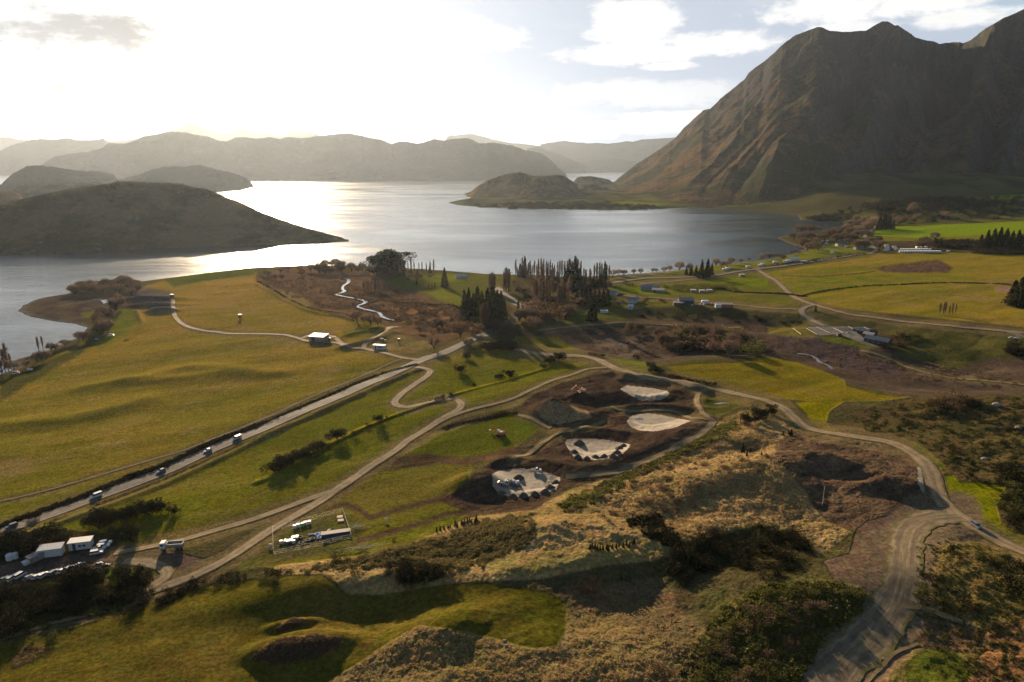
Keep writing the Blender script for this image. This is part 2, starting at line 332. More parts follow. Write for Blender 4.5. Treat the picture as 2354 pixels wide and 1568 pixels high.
# ------------------------------------------------------------------ routes, as seen positions with widths in metres
HIGHWAY = [(-120,1262),(-60,1242),(0,1222),(32,1212),(125,1179),(222,1142),(375,1084),(477,1037),(545,1009),(588,992),(646,966),(763,917),(851,879),(913,853),(971,827),(1013,814),(1058,794),(1131,761),(1165,745),(1192,728),(1202,712),(1189,700),(1177,691),(1163,680),(1151,671),(1140,660)]
LAKE_ROAD = [(1400,652),(1476,641),(1550,639),(1636,634),(1700,624),(1765,616),(1865,602),(1965,587),(1996,584),(2008,580),(2011,573),(2004,566),(1997,557),(1987,546),(1994,537),(2004,529),(2012,521)]
TRACKS = {  # name: (points, width, kind)
 'haul': ([(1184,801),(1200,806),(1226,812),(1276,817),(1326,818),(1350,821),(1376,828),(1414,846),(1445,855),(1476,862),(1551,874),(1600,884),(1639,893),(1700,907),(1765,923),(1802,940),(1822,959),(1845,979),(1870,988),(1890,993),(1965,1004),(2040,1016),(2090,1038),(2127,1066),(2145,1104),(2157,1142),(2185,1174),(2210,1192),(2252,1217),(2302,1245),(2353,1268),(2440,1308)], 8.0, 'pale'),
 'branch': ([(2200,1184),(2160,1186),(2120,1196),(2095,1215),(2082,1250),(2074,1326),(2058,1385),(2010,1450),(1930,1526),(1860,1600),(1800,1680)], 11.0, 'rut'),
 'winding': ([(956,844),(970,846),(984,850),(988,855),(978,867),(938,894),(916,912),(907,924),(914,933),(938,936),(971,929),(1000,921),(1020,918),(1043,918),(1056,924),(1060,930),(1053,942),(1030,955),(1005,970),(988,982),(938,1012),(911,1034),(851,1072),(801,1107),(768,1129),(733,1154),(680,1185),(638,1209),(588,1241),(525,1283),(450,1321),(375,1348),(312,1370),(270,1384)], 5.2, 'pale'),
 'upper': ([(768,1129),(713,1146),(663,1165),(588,1192),(500,1218),(412,1243),(325,1261),(262,1272)], 4.0, 'pale'),
 'loop': ([(285,1291),(320,1292),(350,1296),(374,1304),(384,1316),(380,1328),(355,1345),(325,1358)], 5.5, 'pale'),
 'east': ([(1000,975),(1030,960),(1090,940),(1177,917),(1251,882),(1314,862),(1351,849),(1394,845)], 3.4, 'faint'),
 'field': ([(397,687),(398,705),(401,724),(410,738),(425,749),(455,758),(500,764),(545,768),(588,768),(651,770),(670,774),(688,779),(705,784),(730,787),(776,789),(801,797),(838,802),(888,813),(926,823),(963,828)], 4.4, 'pale'),
 'shedloop': ([(695,778),(712,771),(740,769),(765,775),(780,786),(790,795)], 4.4, 'pale'),
 'spur': ([(836,801),(838,792),(855,780),(876,768),(890,758),(898,753),(915,752)], 4.4, 'pale'),
 'footpath': ([(-60,1162),(0,1153),(88,1133),(175,1109),(300,1072),(425,1034),(500,1005),(588,970),(640,948),(713,914),(780,886),(838,862),(888,839),(926,824)], 1.3, 'faint'),
 'gravelroad': ([(1738,618),(1750,627),(1768,638),(1785,648),(1815,676),(1840,690),(1872,701),(1940,720),(2000,729),(2065,738),(2190,750),(2250,756),(2315,762),(2353,766),(2440,778)], 6.5, 'pale'),
 'carparkroad': ([(1872,701),(1852,706),(1842,714),(1846,724),(1865,736),(1895,751)], 6.0, 'grey'),
 'farmtrack': ([(1845,712),(1765,709),(1720,704),(1676,700),(1630,697),(1589,692),(1526,687),(1480,684),(1439,681),(1415,677)], 4.5, 'pale'),
 'farmlane': ([(1470,655),(1500,651),(1560,646),(1640,637)], 4.0, 'pale'),
 'valley': ([(1234,760),(1270,756),(1317,751),(1389,745),(1430,741),(1480,743),(1526,747),(1576,751),(1626,753),(1701,753)], 3.5, 'faint'),
 'terrace': ([(1978,806),(2040,824),(2090,846),(2140,860),(2220,872),(2353,885),(2440,895)], 4.0, 'faint'),
 'roadend': ([(2315,762),(2340,770),(2353,780),(2400,800)], 7.0, 'grey'),
 'orange': ([(1960,1600),(2020,1540),(2060,1500),(2110,1480)], 1.2, 'faint'),
 'tyre1': ([(2075,1395),(2120,1398),(2180,1420),(2225,1438)], 2.5, 'faint'),
 'shorepath': ([(0,1470),(60,1452),(110,1435),(200,1415)], 2.5, 'faint'),
 'dig1': ([(1177,1058),(1230,1032),(1270,1003),(1330,985),(1390,968)], 3.0, 'faint'),
 'dig2': ([(1190,953),(1225,964),(1265,985)], 2.6, 'faint'),
 'dig3': ([(1300,1096),(1400,1088),(1480,1062),(1560,1025),(1620,990),(1640,968)], 4.0, 'rut'),
 'dig4': ([(1640,893),(1606,905),(1602,925),(1612,945),(1628,960),(1640,968)], 3.4, 'faint'),
 'dig5': ([(1402,935),(1440,944),(1500,943),(1560,950),(1600,962),(1640,968)], 2.6, 'faint'),
}
#@@COVER
# ------------------------------------------------------------------ land cover (albedo per vertex)
n1 = fbm(X*.012, Y*.012, 4); n2 = fbm(X*.05+40, Y*.05, 4); n3 = fbm(X*.22, Y*.22+9, 3); n4 = fbm(rx*.004+9, ry*.02, 4); n5 = fbm(rx*.05, ry*.3, 3)
C = np.zeros(X.shape+(3,), np.float32)
def c3(c): return np.array(c, np.float32)
def lay(mask, c, c2=None, k=None):
    """paint colour c (blended to c2 by k) where mask"""
    q = np.nonzero(mask > 0)
    if len(q[0]) == 0: return
    mm = mask[q][:, None].astype(np.float32)
    col = c3(c) if c2 is None else c3(c)*(1-k[q][:, None])+c3(c2)*k[q][:, None]
    C[q] = C[q]*(1-mm)+col*mm
JIT = perlin(X*.09, Y*.09)+.6*perlin(X*.3, Y*.3+4)
VEG = np.zeros(X.shape, np.float32)          # 0 mown/bare ... 1 rough vegetation, drives the fine relief
def reg(P, c, c2=None, k=None, w=3.0, rag=4.0, veg=None):
    global VEG
    P = np.asarray(P, float); a0, b0 = P.min(0)-w*2-rag*3; a1, b1 = P.max(0)+w*2+rag*3
    q = np.nonzero((PU > a0) & (PU < a1) & (PV > b0) & (PV < b1)); m = np.zeros(X.shape, np.float32)
    if len(q[0]) == 0: return
    j = rag*JIT[q]; m[q] = soft_poly(PU[q]+j*1.6, PV[q]+j*.7, P, w); lay(m, c, c2, k)
    if veg is not None: VEG = VEG*(1-m)+veg*m
k1 = np.clip(.5+n1*1.3, 0, 1); k2 = np.clip(.5+n2*1.3, 0, 1); k3 = np.clip(.5+n3*1.5, 0, 1); k4 = np.clip(.5+n4*1.5, 0, 1); k5 = np.clip(.5+n5*1.4, 0, 1)
GRN = (.088,.094,.014); OLV = (.135,.112,.024); GLD = (.200,.135,.036); TAN = (.23,.165,.085); BRN = (.085,.056,.034); DRK = (.036,.024,.016)
RUS = (.16,.085,.04); SCR = (.045,.046,.016); STRAW = (.40,.275,.13); PUR = (.062,.046,.042); LIME = (.135,.175,.008); MUD = (.050,.033,.024)
lay(np.ones(X.shape, np.float32), (.085,.068,.034), (.06,.062,.022), k2); VEG[:] = .7
# far peninsula and foothills
far = sstep(1900, 2000, Y); lay(far, (.09,.082,.035), (.035,.04,.018), np.clip(.5+fbm(X*.012, Y*.008, 4)*2.2, 0, 1))
reg([(1560,475),(1700,474),(1700,452),(1480,455),(1400,462),(1420,472)], (.12,.12,.03), SCR, k1, w=2, rag=2)
reg([(1400,466),(1440,462),(1530,470),(1510,474),(1430,472)], (.15,.16,.025), w=1, rag=.5)
reg([(1850,500),(2000,470),(2100,455),(2400,440),(2500,505),(2353,512),(2140,520),(2010,530),(1950,520)], (.11,.10,.028), (.035,.038,.014), np.clip(.5+fbm(X*.02, Y*.01, 4)*2, 0, 1), w=3, veg=.9)
reg([(2270,450),(2400,446),(2400,460),(2280,458)], LIME, w=1.5, rag=1)
# left pasture
LF = [(-900,1330),(-400,1010),(0,875),(60,848),(180,795),(230,755),(262,722),(290,690),(340,655),(400,640),(500,632),(590,625),(588,645),(612,660),(650,682),(700,708),(740,718),(800,738),(850,760),(960,830),(905,862),(700,945),(500,1026),(250,1132),(0,1222),(-300,1330)]
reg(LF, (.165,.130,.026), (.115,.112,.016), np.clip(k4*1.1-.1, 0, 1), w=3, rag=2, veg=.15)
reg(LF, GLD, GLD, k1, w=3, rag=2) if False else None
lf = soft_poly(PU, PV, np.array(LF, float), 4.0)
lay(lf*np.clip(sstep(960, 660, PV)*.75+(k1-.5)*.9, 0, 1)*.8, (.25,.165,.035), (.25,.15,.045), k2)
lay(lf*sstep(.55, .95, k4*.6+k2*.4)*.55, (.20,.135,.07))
reg([(180,772),(250,735),(300,700),(320,735),(290,765),(255,790),(230,800)], (.085,.11,.012), OLV, k2, w=10, rag=6)
reg([(0,878),(60,850),(180,798),(235,757),(262,722),(285,705),(240,780),(120,850),(30,905),(0,925)], (.06,.066,.016), BRN, k2*.4, w=5, veg=.4)
reg([(370,640),(520,622),(590,618),(585,632),(480,645),(400,660)], (.07,.082,.014), w=4, veg=.2)
# spit, shingle, wet ground by the left lake
reg([(38,714),(80,690),(160,672),(300,672),(350,700),(310,712),(262,706),(200,720),(180,745),(120,738),(60,728)], (.055,.042,.034), (.10,.075,.05), k2, w=2, rag=2, veg=.5)
reg([(185,720),(225,712),(232,728),(190,733)], (.13,.11,.03), w=4)
reg([(295,672),(345,662),(395,672),(400,700),(392,715),(350,720),(330,700),(300,690)], (.12,.10,.08), (.08,.066,.055), k2, w=4, rag=6, veg=.4)
# wetland
reg([(588,640),(620,622),(700,612),(800,622),(900,622),(960,640),(990,690),(1060,705),(1110,735),(1120,765),(1040,800),(960,800),(900,765),(880,740),(810,733),(740,716),(650,683),(600,655)], (.17,.105,.055), (.085,.055,.034), np.clip(k2*.6+k3*.5, 0, 1), w=4, veg=.85)
reg([(640,668),(690,676),(716,700),(700,704),(655,682)], (.17,.125,.05), w=2, veg=.2)
reg([(860,705),(960,700),(1050,715),(1090,740),(1060,752),(960,735),(880,722)], (.24,.14,.07), RUS, k2, w=4, veg=.8)
reg([(800,735),(880,745),(905,762),(880,776),(800,792),(785,775)], (.095,.105,.02), GLD, k2, w=4, veg=.3)
reg([(905,765),(1010,790),(960,828),(900,806),(838,795),(870,775)], (.12,.10,.03), TAN, k2*.7, w=4, veg=.3)
reg([(875,640),(1000,628),(1180,632),(1160,670),(1060,702),(1005,690),(960,668),(905,655)], (.10,.095,.026), GRN, k1, w=4, veg=.3)
reg([(975,670),(1020,662),(1060,680),(1062,704),(1010,692)], (.13,.13,.02), w=5)
reg([(960,634),(1030,630),(1075,636),(1060,646),(1000,650)], (.14,.15,.02), w=4)
# centre: strip between the highway and the upper track
MF = [(-300,1360),(0,1228),(250,1140),(500,1036),(700,953),(905,868),(965,848),(1100,798),(1190,792),(1290,815),(1390,828),(1410,846),(1340,850),(1240,885),(1120,928),(1000,985),(880,1060),(760,1130),(560,1210),(400,1258),(300,1272),(180,1262),(-300,1420)]
reg(MF, (.100,.104,.013), (.140,.115,.024), k4, w=3, rag=2, veg=.15)
lay(soft_poly(PU, PV, np.array(MF, float), 5)*sstep(.6, 1., k2*.5+k5*.5)*.6, (.14,.115,.04))
reg([(1010,985),(1130,940),(1250,893),(1330,862),(1290,885),(1210,925),(1100,965),(1000,1010),(900,1065),(760,1145),(750,1130)], (.10,.10,.022), TAN, k2*.7, w=4, rag=2, veg=.2)
reg([(760,1150),(900,1065),(1010,1000),(1180,950),(1240,985),(1180,1030),(1090,1060),(1080,1100),(1020,1150),(1080,1180),(1000,1230),(860,1275),(640,1310),(560,1290),(640,1215)], (.085,.092,.013), (.125,.10,.025), k4, w=3, rag=2, veg=.25)
# mud bands
def band(P, wpx, c, c2=None, k=None, soft=3.0, veg=None):
    global VEG
    P = np.array(P, float); x0, y0 = P.min(0)-wpx*3; x1, y1 = P.max(0)+wpx*3
    kk = (PU > x0) & (PU < x1) & (PV > y0) & (PV < y1)
    if not kk.any(): return
    j = (perlin(X[kk]*.12, Y[kk]*.12)+.6*perlin(X[kk]*.5, Y[kk]*.5))*wpx*.45
    d = dist_line(PU[kk]+j, PV[kk]+j*.5, P); m = np.zeros(X.shape, np.float32); m[kk] = 1-sstep(wpx-soft, wpx+soft, d)
    lay(m, c, c2, k)
    if veg is not None: VEG = VEG*(1-m)+veg*m
band([(850,1080),(900,1062),(985,1052),(1060,1062),(1120,1052),(1180,1035)], 9, MUD, (.10,.065,.035), k2, 5)
band([(840,1095),(880,1078),(950,1070),(1000,1066)], 6, MUD, (.09,.08,.03), k5, 4)
band([(760,1140),(860,1080),(940,1015),(985,990),(1060,970),(1160,950)], 7, DRK, (.08,.055,.035), k5, 4)
band([(700,1180),(790,1160),(820,1168),(850,1190),(960,1160),(1030,1140)], 6, BRN, MUD, k5, 5)
band([(560,1305),(700,1272),(860,1235),(960,1205),(1030,1180),(1090,1178)], 6, MUD, BRN, k5, 4)
band([(700,1180),(650,1215),(620,1240)], 8, BRN, MUD, k5, 5)
band([(1050,1150),(1120,1160),(1180,1168)], 12, MUD, BRN, k2, 6)
# earthworks
reg([(1225,905),(1290,880),(1360,862),(1392,848),(1420,852),(1480,872),(1560,884),(1640,900),(1700,920),(1620,935),(1632,960),(1640,972),(1600,1000),(1500,1045),(1400,1085),(1290,1130),(1225,1172),(1150,1178),(1060,1172),(1010,1150),(1060,1120),(1100,1080),(1150,1055),(1180,1030),(1250,1010),(1272,990),(1240,970),(1190,950),(1210,920)], (.040,.028,.021), (.078,.054,.037), np.clip(k5*.6+k3*.4, 0, 1), w=3, rag=3, veg=.6)
reg([(1232,940),(1260,920),(1290,925),(1350,945),(1362,962),(1330,975),(1290,978),(1262,972),(1240,958)], (.26,.185,.10), (.18,.125,.07), k2, w=2, rag=1.5, veg=.3)
reg([(1610,905),(1640,898),(1700,912),(1715,925),(1690,940),(1650,958),(1625,950)], (.09,.095,.02), MUD, k2*.5, w=2, rag=2, veg=.4)
reg([(1177,965),(1200,955),(1222,975),(1218,995),(1180,1000)], (.085,.105,.014), w=3)
band([(1270,990),(1300,975),(1380,960),(1480,945),(1560,952),(1620,975),(1640,972)], 3.5, (.13,.09,.055), MUD, k3, 2)
band([(1180,1035),(1260,1008),(1290,995)], 4, (.14,.10,.06), MUD, k3, 2)
band([(1300,1090),(1400,1082),(1500,1045),(1600,1000),(1640,965)], 6, (.10,.08,.06), (.06,.045,.03), k3, 3)
# hillside of tussock
reg([(1100,1185),(1230,1172),(1300,1130),(1420,1085),(1520,1045),(1600,1005),(1650,972),(1700,945),(1790,950),(1830,985),(1790,1020),(1840,1080),(1860,1150),(1890,1190),(1960,1225),(1880,1280),(1700,1215),(1560,1280),(1400,1300),(1250,1330),(1050,1340),(880,1365),(800,1368),(760,1325),(600,1318),(640,1300),(900,1270),(1000,1225)], STRAW, (.20,.145,.06), np.clip(k2*.7+k1*.4, 0, 1), w=3, rag=4, veg=1.0)
reg([(1280,1160),(1350,1125),(1500,1060),(1610,1005),(1690,960),(1700,985),(1600,1030),(1480,1085),(1380,1140),(1300,1180)], (.07,.072,.022), (.13,.11,.04), k3, w=6, rag=10, veg=1.0)
reg([(1440,1190),(1500,1180),(1560,1230),(1560,1260),(1500,1240)], (.05,.042,.018), w=8, rag=8, veg=1)
reg([(1100,1290),(1300,1260),(1500,1235),(1560,1240),(1540,1275),(1350,1300),(1150,1330)], (.27,.20,.085), (.17,.14,.05), k3, w=6, rag=5, veg=.7)
reg([(1000,1230),(1200,1185),(1230,1220),(1100,1290),(900,1300),(760,1295)], (.085,.075,.028), (.15,.11,.05), k3, w=6, rag=8, veg=1)
# golf ground and tan knoll
reg([(-900,1568),(-300,1500),(0,1480),(300,1400),(480,1345),(640,1325),(740,1320),(770,1345),(790,1365),(870,1370),(1010,1345),(1100,1338),(1250,1360),(1285,1375),(1303,1410),(1300,1445),(1280,1485),(1220,1494),(1080,1455),(960,1440),(860,1500),(740,1580),(650,1750),(-900,1900)], (.064,.062,.010), (.110,.082,.021), np.clip(k2*.5+k4*.6-.1, 0, 1), w=2.5, rag=2, veg=.12)
reg([(575,1515),(610,1485),(660,1465),(730,1458),(790,1468),(775,1490),(720,1515),(640,1526)], (.16,.105,.05), (.07,.05,.025), k3, w=2, rag=4, veg=1)
reg([(632,1450),(650,1430),(690,1418),(704,1423),(680,1440),(645,1455)], (.16,.11,.05), w=2, rag=2, veg=1)
reg([(20,1510),(60,1480),(130,1488),(120,1500),(70,1520),(30,1535)], (.10,.068,.035), (.07,.05,.025), k3, w=7, rag=9, veg=1)
reg([(740,1580),(860,1500),(960,1437),(1080,1452),(1220,1492),(1285,1490),(1303,1440),(1300,1400),(1400,1390),(1540,1400),(1640,1480),(1600,1600),(1500,1800),(600,1800)], (.24,.17,.08), (.13,.105,.038), np.clip(k2*.6+k3*.4, 0, 1), w=3, rag=4, veg=.9)
reg([(1300,1350),(1450,1335),(1540,1330),(1560,1400),(1640,1450),(1560,1480),(1400,1420),(1310,1400)], (.15,.095,.055), (.10,.085,.04), k2, w=8, rag=8, veg=.8)
reg([(1330,1325),(1370,1322),(1390,1350),(1360,1372),(1310,1355)], (.13,.075,.04), w=6)
reg([(1560,1500),(1600,1490),(1620,1530),(1580,1560)], (.13,.075,.04), w=6)
# scrub slopes lower right
reg([(1600,1480),(1660,1400),(1760,1345),(1900,1330),(2000,1360),(1985,1400),(1900,1460),(1840,1568),(1780,1700),(1500,1700),(1600,1560)], (.10,.095,.025), (.17,.12,.05), k3, w=12, rag=14, veg=1)
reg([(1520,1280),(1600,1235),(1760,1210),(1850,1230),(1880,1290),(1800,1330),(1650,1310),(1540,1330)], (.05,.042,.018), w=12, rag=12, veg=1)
# dug ground by the haul road
reg([(1837,994),(1915,1000),(2060,1026),(2115,1062),(2125,1130),(2146,1180),(2090,1200),(1990,1225),(1900,1200),(1850,1130),(1780,1050),(1790,1010)], (.068,.048,.034), (.15,.10,.06), np.clip(k5*.7+k3*.3, 0, 1), w=3, rag=5, veg=.7)
reg([(1970,1213),(1990,1198),(2065,1178),(2145,1172),(2052,1221),(2032,1331),(2015,1380),(1980,1352),(1915,1331),(1890,1290),(1950,1271)], (.105,.074,.05), (.13,.092,.06), k3, w=2, rag=2, veg=.15)
# right of the haul road
reg([(1950,948),(2100,915),(2353,905),(2700,900),(2700,1300),(2353,1262),(2200,1190),(2170,1120),(2100,1020),(1960,1000),(1915,985)], (.115,.078,.038), (.06,.058,.022), np.clip(k2*.6+k1*.4, 0, 1), w=4, rag=5, veg=.7)
reg([(1827,925),(1850,925),(1940,922),(1905,945),(1898,970),(1920,990),(1890,988),(1862,970),(1852,950)], (.19,.165,.012), w=1.2, rag=.6, veg=.1)
reg([(2080,1010),(2110,1020),(2160,1060),(2180,1085),(2150,1070),(2100,1030)], (.10,.12,.015), w=2, rag=2, veg=.2)
reg([(2170,1092),(2190,1092),(2202,1107),(2252,1109),(2312,1119),(2290,1160),(2300,1205),(2400,1262),(2353,1262),(2240,1215),(2205,1188),(2185,1150)], (.13,.145,.012), (.17,.16,.014), k2, w=1.5, rag=1, veg=.1)
reg([(2110,1250),(2160,1215),(2240,1235),(2400,1290),(2700,1450),(2700,1800),(1990,1800),(1960,1568),(2060,1480),(2110,1400),(2085,1340)], (.11,.098,.026), (.17,.115,.05), np.clip(k1*.6+k2*.3, 0, 1), w=4, rag=5, veg=.8)
reg([(1940,1600),(2000,1500),(2060,1470),(2080,1490),(2040,1560),(2000,1650)], (.25,.13,.055), (.20,.12,.06), k3, w=2, rag=3, veg=.5)
reg([(2200,1600),(2260,1500),(2270,1440),(2353,1420),(2600,1450),(2600,1700)], (.24,.13,.06), (.16,.09,.045), k3, w=8, rag=6, veg=.8)
reg([(2060,1480),(2110,1440),(2160,1420),(2250,1440),(2270,1470),(2260,1500),(2200,1505),(2110,1500)], (.075,.052,.034), (.12,.08,.045), k5, w=4, rag=4, veg=.6)
reg([(2085,1520),(2130,1490),(2200,1500),(2240,1540),(2200,1600),(2080,1600)], (.085,.092,.018), w=5, rag=5, veg=.5)
# valley floor and river terrace
reg([(1130,765),(1300,762),(1450,735),(1760,730),(1830,770),(1900,778),(2020,800),(2120,815),(2400,830),(2400,905),(2080,912),(1950,880),(1890,850),(1830,830),(1765,818),(1600,822),(1480,835),(1330,805),(1290,790),(1180,785)], (.062,.047,.037), (.09,.066,.046), k2, w=4, rag=4, veg=.8)
reg([(1350,790),(1400,770),(1470,775),(1480,810),(1440,825),(1370,800)], (.15,.115,.085), (.08,.06,.045), k5, w=8, rag=6, veg=.3)
reg([(1780,770),(1880,775),(2000,805),(2080,850),(2060,870),(1950,850),(1850,815),(1770,800)], (.080,.060,.058), (.055,.042,.04), k3, w=6, rag=4, veg=.7)
reg([(2040,760),(2150,765),(2300,770),(2340,800),(2200,850),(2070,820)], (.05,.052,.018), (.10,.09,.028), k2, w=5, veg=.7)
reg([(1530,842),(1601,836),(1700,832),(1765,820),(1827,832),(1890,852),(1938,872),(1945,888),(2015,906),(2090,913),(2015,922),(1940,923),(1860,925),(1835,920),(1765,915),(1690,900),(1640,885),(1560,862)], (.17,.128,.018), (.125,.11,.016), k2, w=1.5, rag=1.5, veg=.12)
reg([(1177,772),(1285,775),(1320,800),(1350,808),(1300,812),(1180,798)], (.10,.105,.016), (.15,.115,.03), k1, w=3, rag=3, veg=.2)
reg([(1400,822),(1480,832),(1530,862),(1500,870),(1430,845)], (.10,.12,.014), w=2, veg=.2)
# farmland by the lake, camp ground, big paddocks
reg([(1395,640),(1500,632),(1600,622),(1765,612),(1850,640),(1870,690),(1860,702),(1760,706),(1600,700),(1430,712),(1380,720),(1395,680)], (.095,.105,.018), (.12,.10,.028), k2, w=3, rag=2, veg=.25)
reg([(1480,650),(1600,648),(1700,640),(1765,640),(1765,660),(1600,655),(1500,658)], (.115,.14,.012), w=2, rag=1)
reg([(1395,652),(1470,660),(1560,675),(1520,685),(1440,672),(1400,668)], (.11,.14,.012), w=3, rag=2)
reg([(1300,720),(1420,712),(1440,735),(1300,745)], (.075,.08,.02), w=4, veg=.5)
reg([(1480,630),(1600,612),(1765,597),(1830,584),(1900,560),(1985,545),(2010,575),(1960,588),(1865,602),(1765,620),(1640,636),(1480,641)], (.15,.16,.022), (.12,.12,.03), k5, w=2, rag=1.5, veg=.2)
reg([(1400,640),(1480,628),(1600,608),(1765,592),(1830,578),(1830,582),(1765,598),(1600,616),(1480,636),(1400,646)], (.20,.17,.12), w=1.5, rag=.5, veg=.1)
PD = [(1745,632),(1877,602),(1982,588),(2030,575),(2155,578),(2250,583),(2500,590),(2500,760),(2353,752),(2190,735),(2065,722),(1960,712),(1880,700),(1835,680),(1790,648)]
reg(PD, (.20,.148,.026), (.14,.13,.02), k4, w=2.5, rag=1.5, veg=.15)
pdm = soft_poly(PU, PV, np.array(PD, float), 4); lay(pdm*sstep(.5, .9, k1*.5+k2*.5)*.6, (.19,.13,.055))
reg([(1800,645),(1900,634),(2000,630),(2180,632),(2250,640),(2120,650),(1980,658),(1880,672),(1830,672)], (.10,.125,.014), (.15,.13,.022), k2, w=4, rag=3)
reg([(2002,615),(2060,608),(2155,597),(2190,615),(2177,627),(2040,627)], (.06,.042,.034), (.12,.075,.045), k3, w=2, rag=3, veg=.8)
reg([(2285,660),(2320,656),(2322,675),(2290,672)], (.20,.13,.085), w=3)
reg([(2018,522),(2130,518),(2250,513),(2400,506),(2400,528),(2353,537),(2250,542),(2100,548),(2005,542)], (.165,.215,.006), (.13,.19,.008), k2, w=1.2, rag=.5, veg=.1)
reg([(2005,542),(2100,548),(2250,542),(2353,538),(2353,548),(2200,552),(2020,556)], (.14,.125,.02), w=2)
reg([(2010,556),(2200,552),(2500,548),(2500,585),(2200,578),(2030,574)], (.085,.062,.036), (.055,.045,.022), k3, w=2, veg=.9)
reg([(1860,742),(1930,745),(2015,752),(2010,768),(1900,748)], (.06,.06,.02), w=3, veg=.8)
reg([(1765,748),(1850,752),(1880,775),(1830,775),(1765,768)], (.12,.10,.03), w=3, veg=.3)
reg([(1880,775),(1960,775),(2020,800),(1990,800),(1900,785)], (.10,.11,.02), w=3, veg=.3)
# yard on the lower left
reg([(-60,1300),(75,1286),(175,1270),(250,1250),(312,1254),(380,1262),(470,1285),(468,1300),(400,1330),(375,1350),(300,1372),(280,1365),(375,1322),(350,1300),(300,1298),(175,1310),(75,1328),(-60,1342)], (.115,.080,.058), (.085,.062,.048), k3, w=2, rag=2, veg=.1)
reg([(300,1292),(350,1305),(368,1325),(330,1345),(280,1360),(240,1330),(250,1305)], (.07,.085,.014), w=3, veg=.3)
reg([(500,1290),(600,1240),(700,1190),(810,1180),(830,1215),(810,1265),(640,1290),(560,1310)], (.075,.065,.03), (.09,.09,.02), k2, w=4, rag=4, veg=.3)
reg([(-100,1372),(200,1345),(300,1375),(220,1430),(0,1480),(-300,1500)], (.05,.036,.022), (.035,.035,.014), k2, w=4, veg=.9)
reg([(-100,1225),(150,1215),(300,1235),(260,1255),(0,1300),(-100,1310)], (.06,.05,.02), (.035,.03,.014), k2, w=4, veg=.8)
# wet, silty shore and lake bed
shore_m = 1-sstep(1.0, 7.0, sd); lay(shore_m*(sd > -1), (.10,.085,.065), (.16,.14,.11), k3)
lay((sd <= 0).astype(np.float32), (.045,.055,.055))
# wheel marks and stock tracks worn into the pasture
for P_ in ([(690,790),(560,860),(420,930),(250,985),(60,1020)], [(930,832),(800,900),(640,960),(430,1030),(200,1090)], [(60,900),(250,860),(420,800),(520,775)], [(820,850),(760,930),(700,950)],
           [(400,1250),(520,1170),(640,1110),(800,1050),(930,985)], [(420,1240),(560,1150),(700,1090)], [(120,1500),(300,1440),(500,1400),(700,1380),(860,1390)], [(200,1560),(420,1480),(560,1440)], [(1900,690),(2020,672),(2200,676),(2353,700)], [(1850,660),(2000,645),(2180,640)], [(1620,868),(1760,880),(1900,905)], [(1560,850),(1700,850),(1850,880)]):
    for o_ in (0, 3.2): band([(a_, b_+o_) for a_, b_ in P_], .7, (.17,.125,.045) if P_[0][0] % 40 else (.075,.075,.018), soft=.9)
# sunlit rim of the bank crossing the middle paddock, painted in as yellow
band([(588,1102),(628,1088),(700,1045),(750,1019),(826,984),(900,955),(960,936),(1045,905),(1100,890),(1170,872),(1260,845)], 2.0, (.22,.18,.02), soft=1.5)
# verges: bare, smooth ground beside every route
def verge(P, w, c, soft=2.5, st=.8):
    global VEG
    P = np.array(P, float); x0, y0 = P.min(0)-60; x1, y1 = P.max(0)+60
    q = np.nonzero((PU > x0) & (PU < x1) & (PV > y0) & (PV < y1)); dd = dist_line(PU[q], PV[q], P)*np.sqrt(X[q]**2+Y[q]**2)/FPX
    dd = dd+JIT[q]*.8; m = np.zeros(X.shape, np.float32); m[q] = 1-sstep(w*.5, w*.5+soft, dd)
    lay(m*st, c); VEG = VEG*(1-m)
verge(HIGHWAY, 9, (.12,.10,.04), 1.5); verge(LAKE_ROAD, 9, (.10,.09,.035), 2)
for P_, w_, k_ in TRACKS.values(): verge(P_, w_, {'pale': (.13,.098,.05), 'rut': (.075,.055,.035), 'faint': (.10,.08,.04), 'grey': (.10,.085,.05)}[k_], 1.6, .7)
verge(TRACKS['branch'][0], 17, (.135,.10,.066), 3.0, .9)
# fine relief of rough vegetation
rr = VEG*land; dist_ = np.sqrt(X*X+Y*Y)
h += rr*(.15*np.abs(fbm(X*.5, Y*.5, 2))*2+.11*fbm(X*1.3, Y*1.3, 2))*np.clip(500/dist_, .5, 1.2)
h = np.where((sd < 0), np.minimum(h, -.05), h).astype(np.float32)
C *= (1+.20*n3+.16*n2+.18*n5)[..., None]
lum = C.mean(-1, keepdims=True); C = np.clip((lum+(C-lum)*1.08)*.82, .004, .7)

me = new_mesh('ground', np.stack([X, Y, h], -1).reshape(-1, 3), quads=grid_faces(NR, NU), smooth=True)
set_col(me, np.concatenate([C, VEG[..., None]], -1).reshape(-1, 4))
m, t, b = mat_new('ground_cover')
vc = t.n.new('ShaderNodeVertexColor'); vc.layer_name = 'Col'
pos = t.n.new('ShaderNodeNewGeometry').outputs['Position']
fa = t.noise(pos, .9, 5, .65); fb = t.noise(t.scale(pos, 1, 1, .2), 3.5, 3, .6)
f = t.m('MULTIPLY', t.ramp(fa, .3, .7, .62, 1.38), t.ramp(fb, .35, .65, .78, 1.22))
hue = t.noise(pos, .25, 4, .6, color=True)
c = t.mix(1.0, vc.outputs[0], f, 'MULTIPLY'); c = t.mix(.28, c, t.mix(1.0, c, t.mix(1.0, hue, (2,2,2), 'MULTIPLY'), 'MULTIPLY'))
t.l.new(c, b.inputs['Base Color']); b.inputs['Roughness'].default_value = .95; b.inputs['Specular IOR Level'].default_value = 0.0
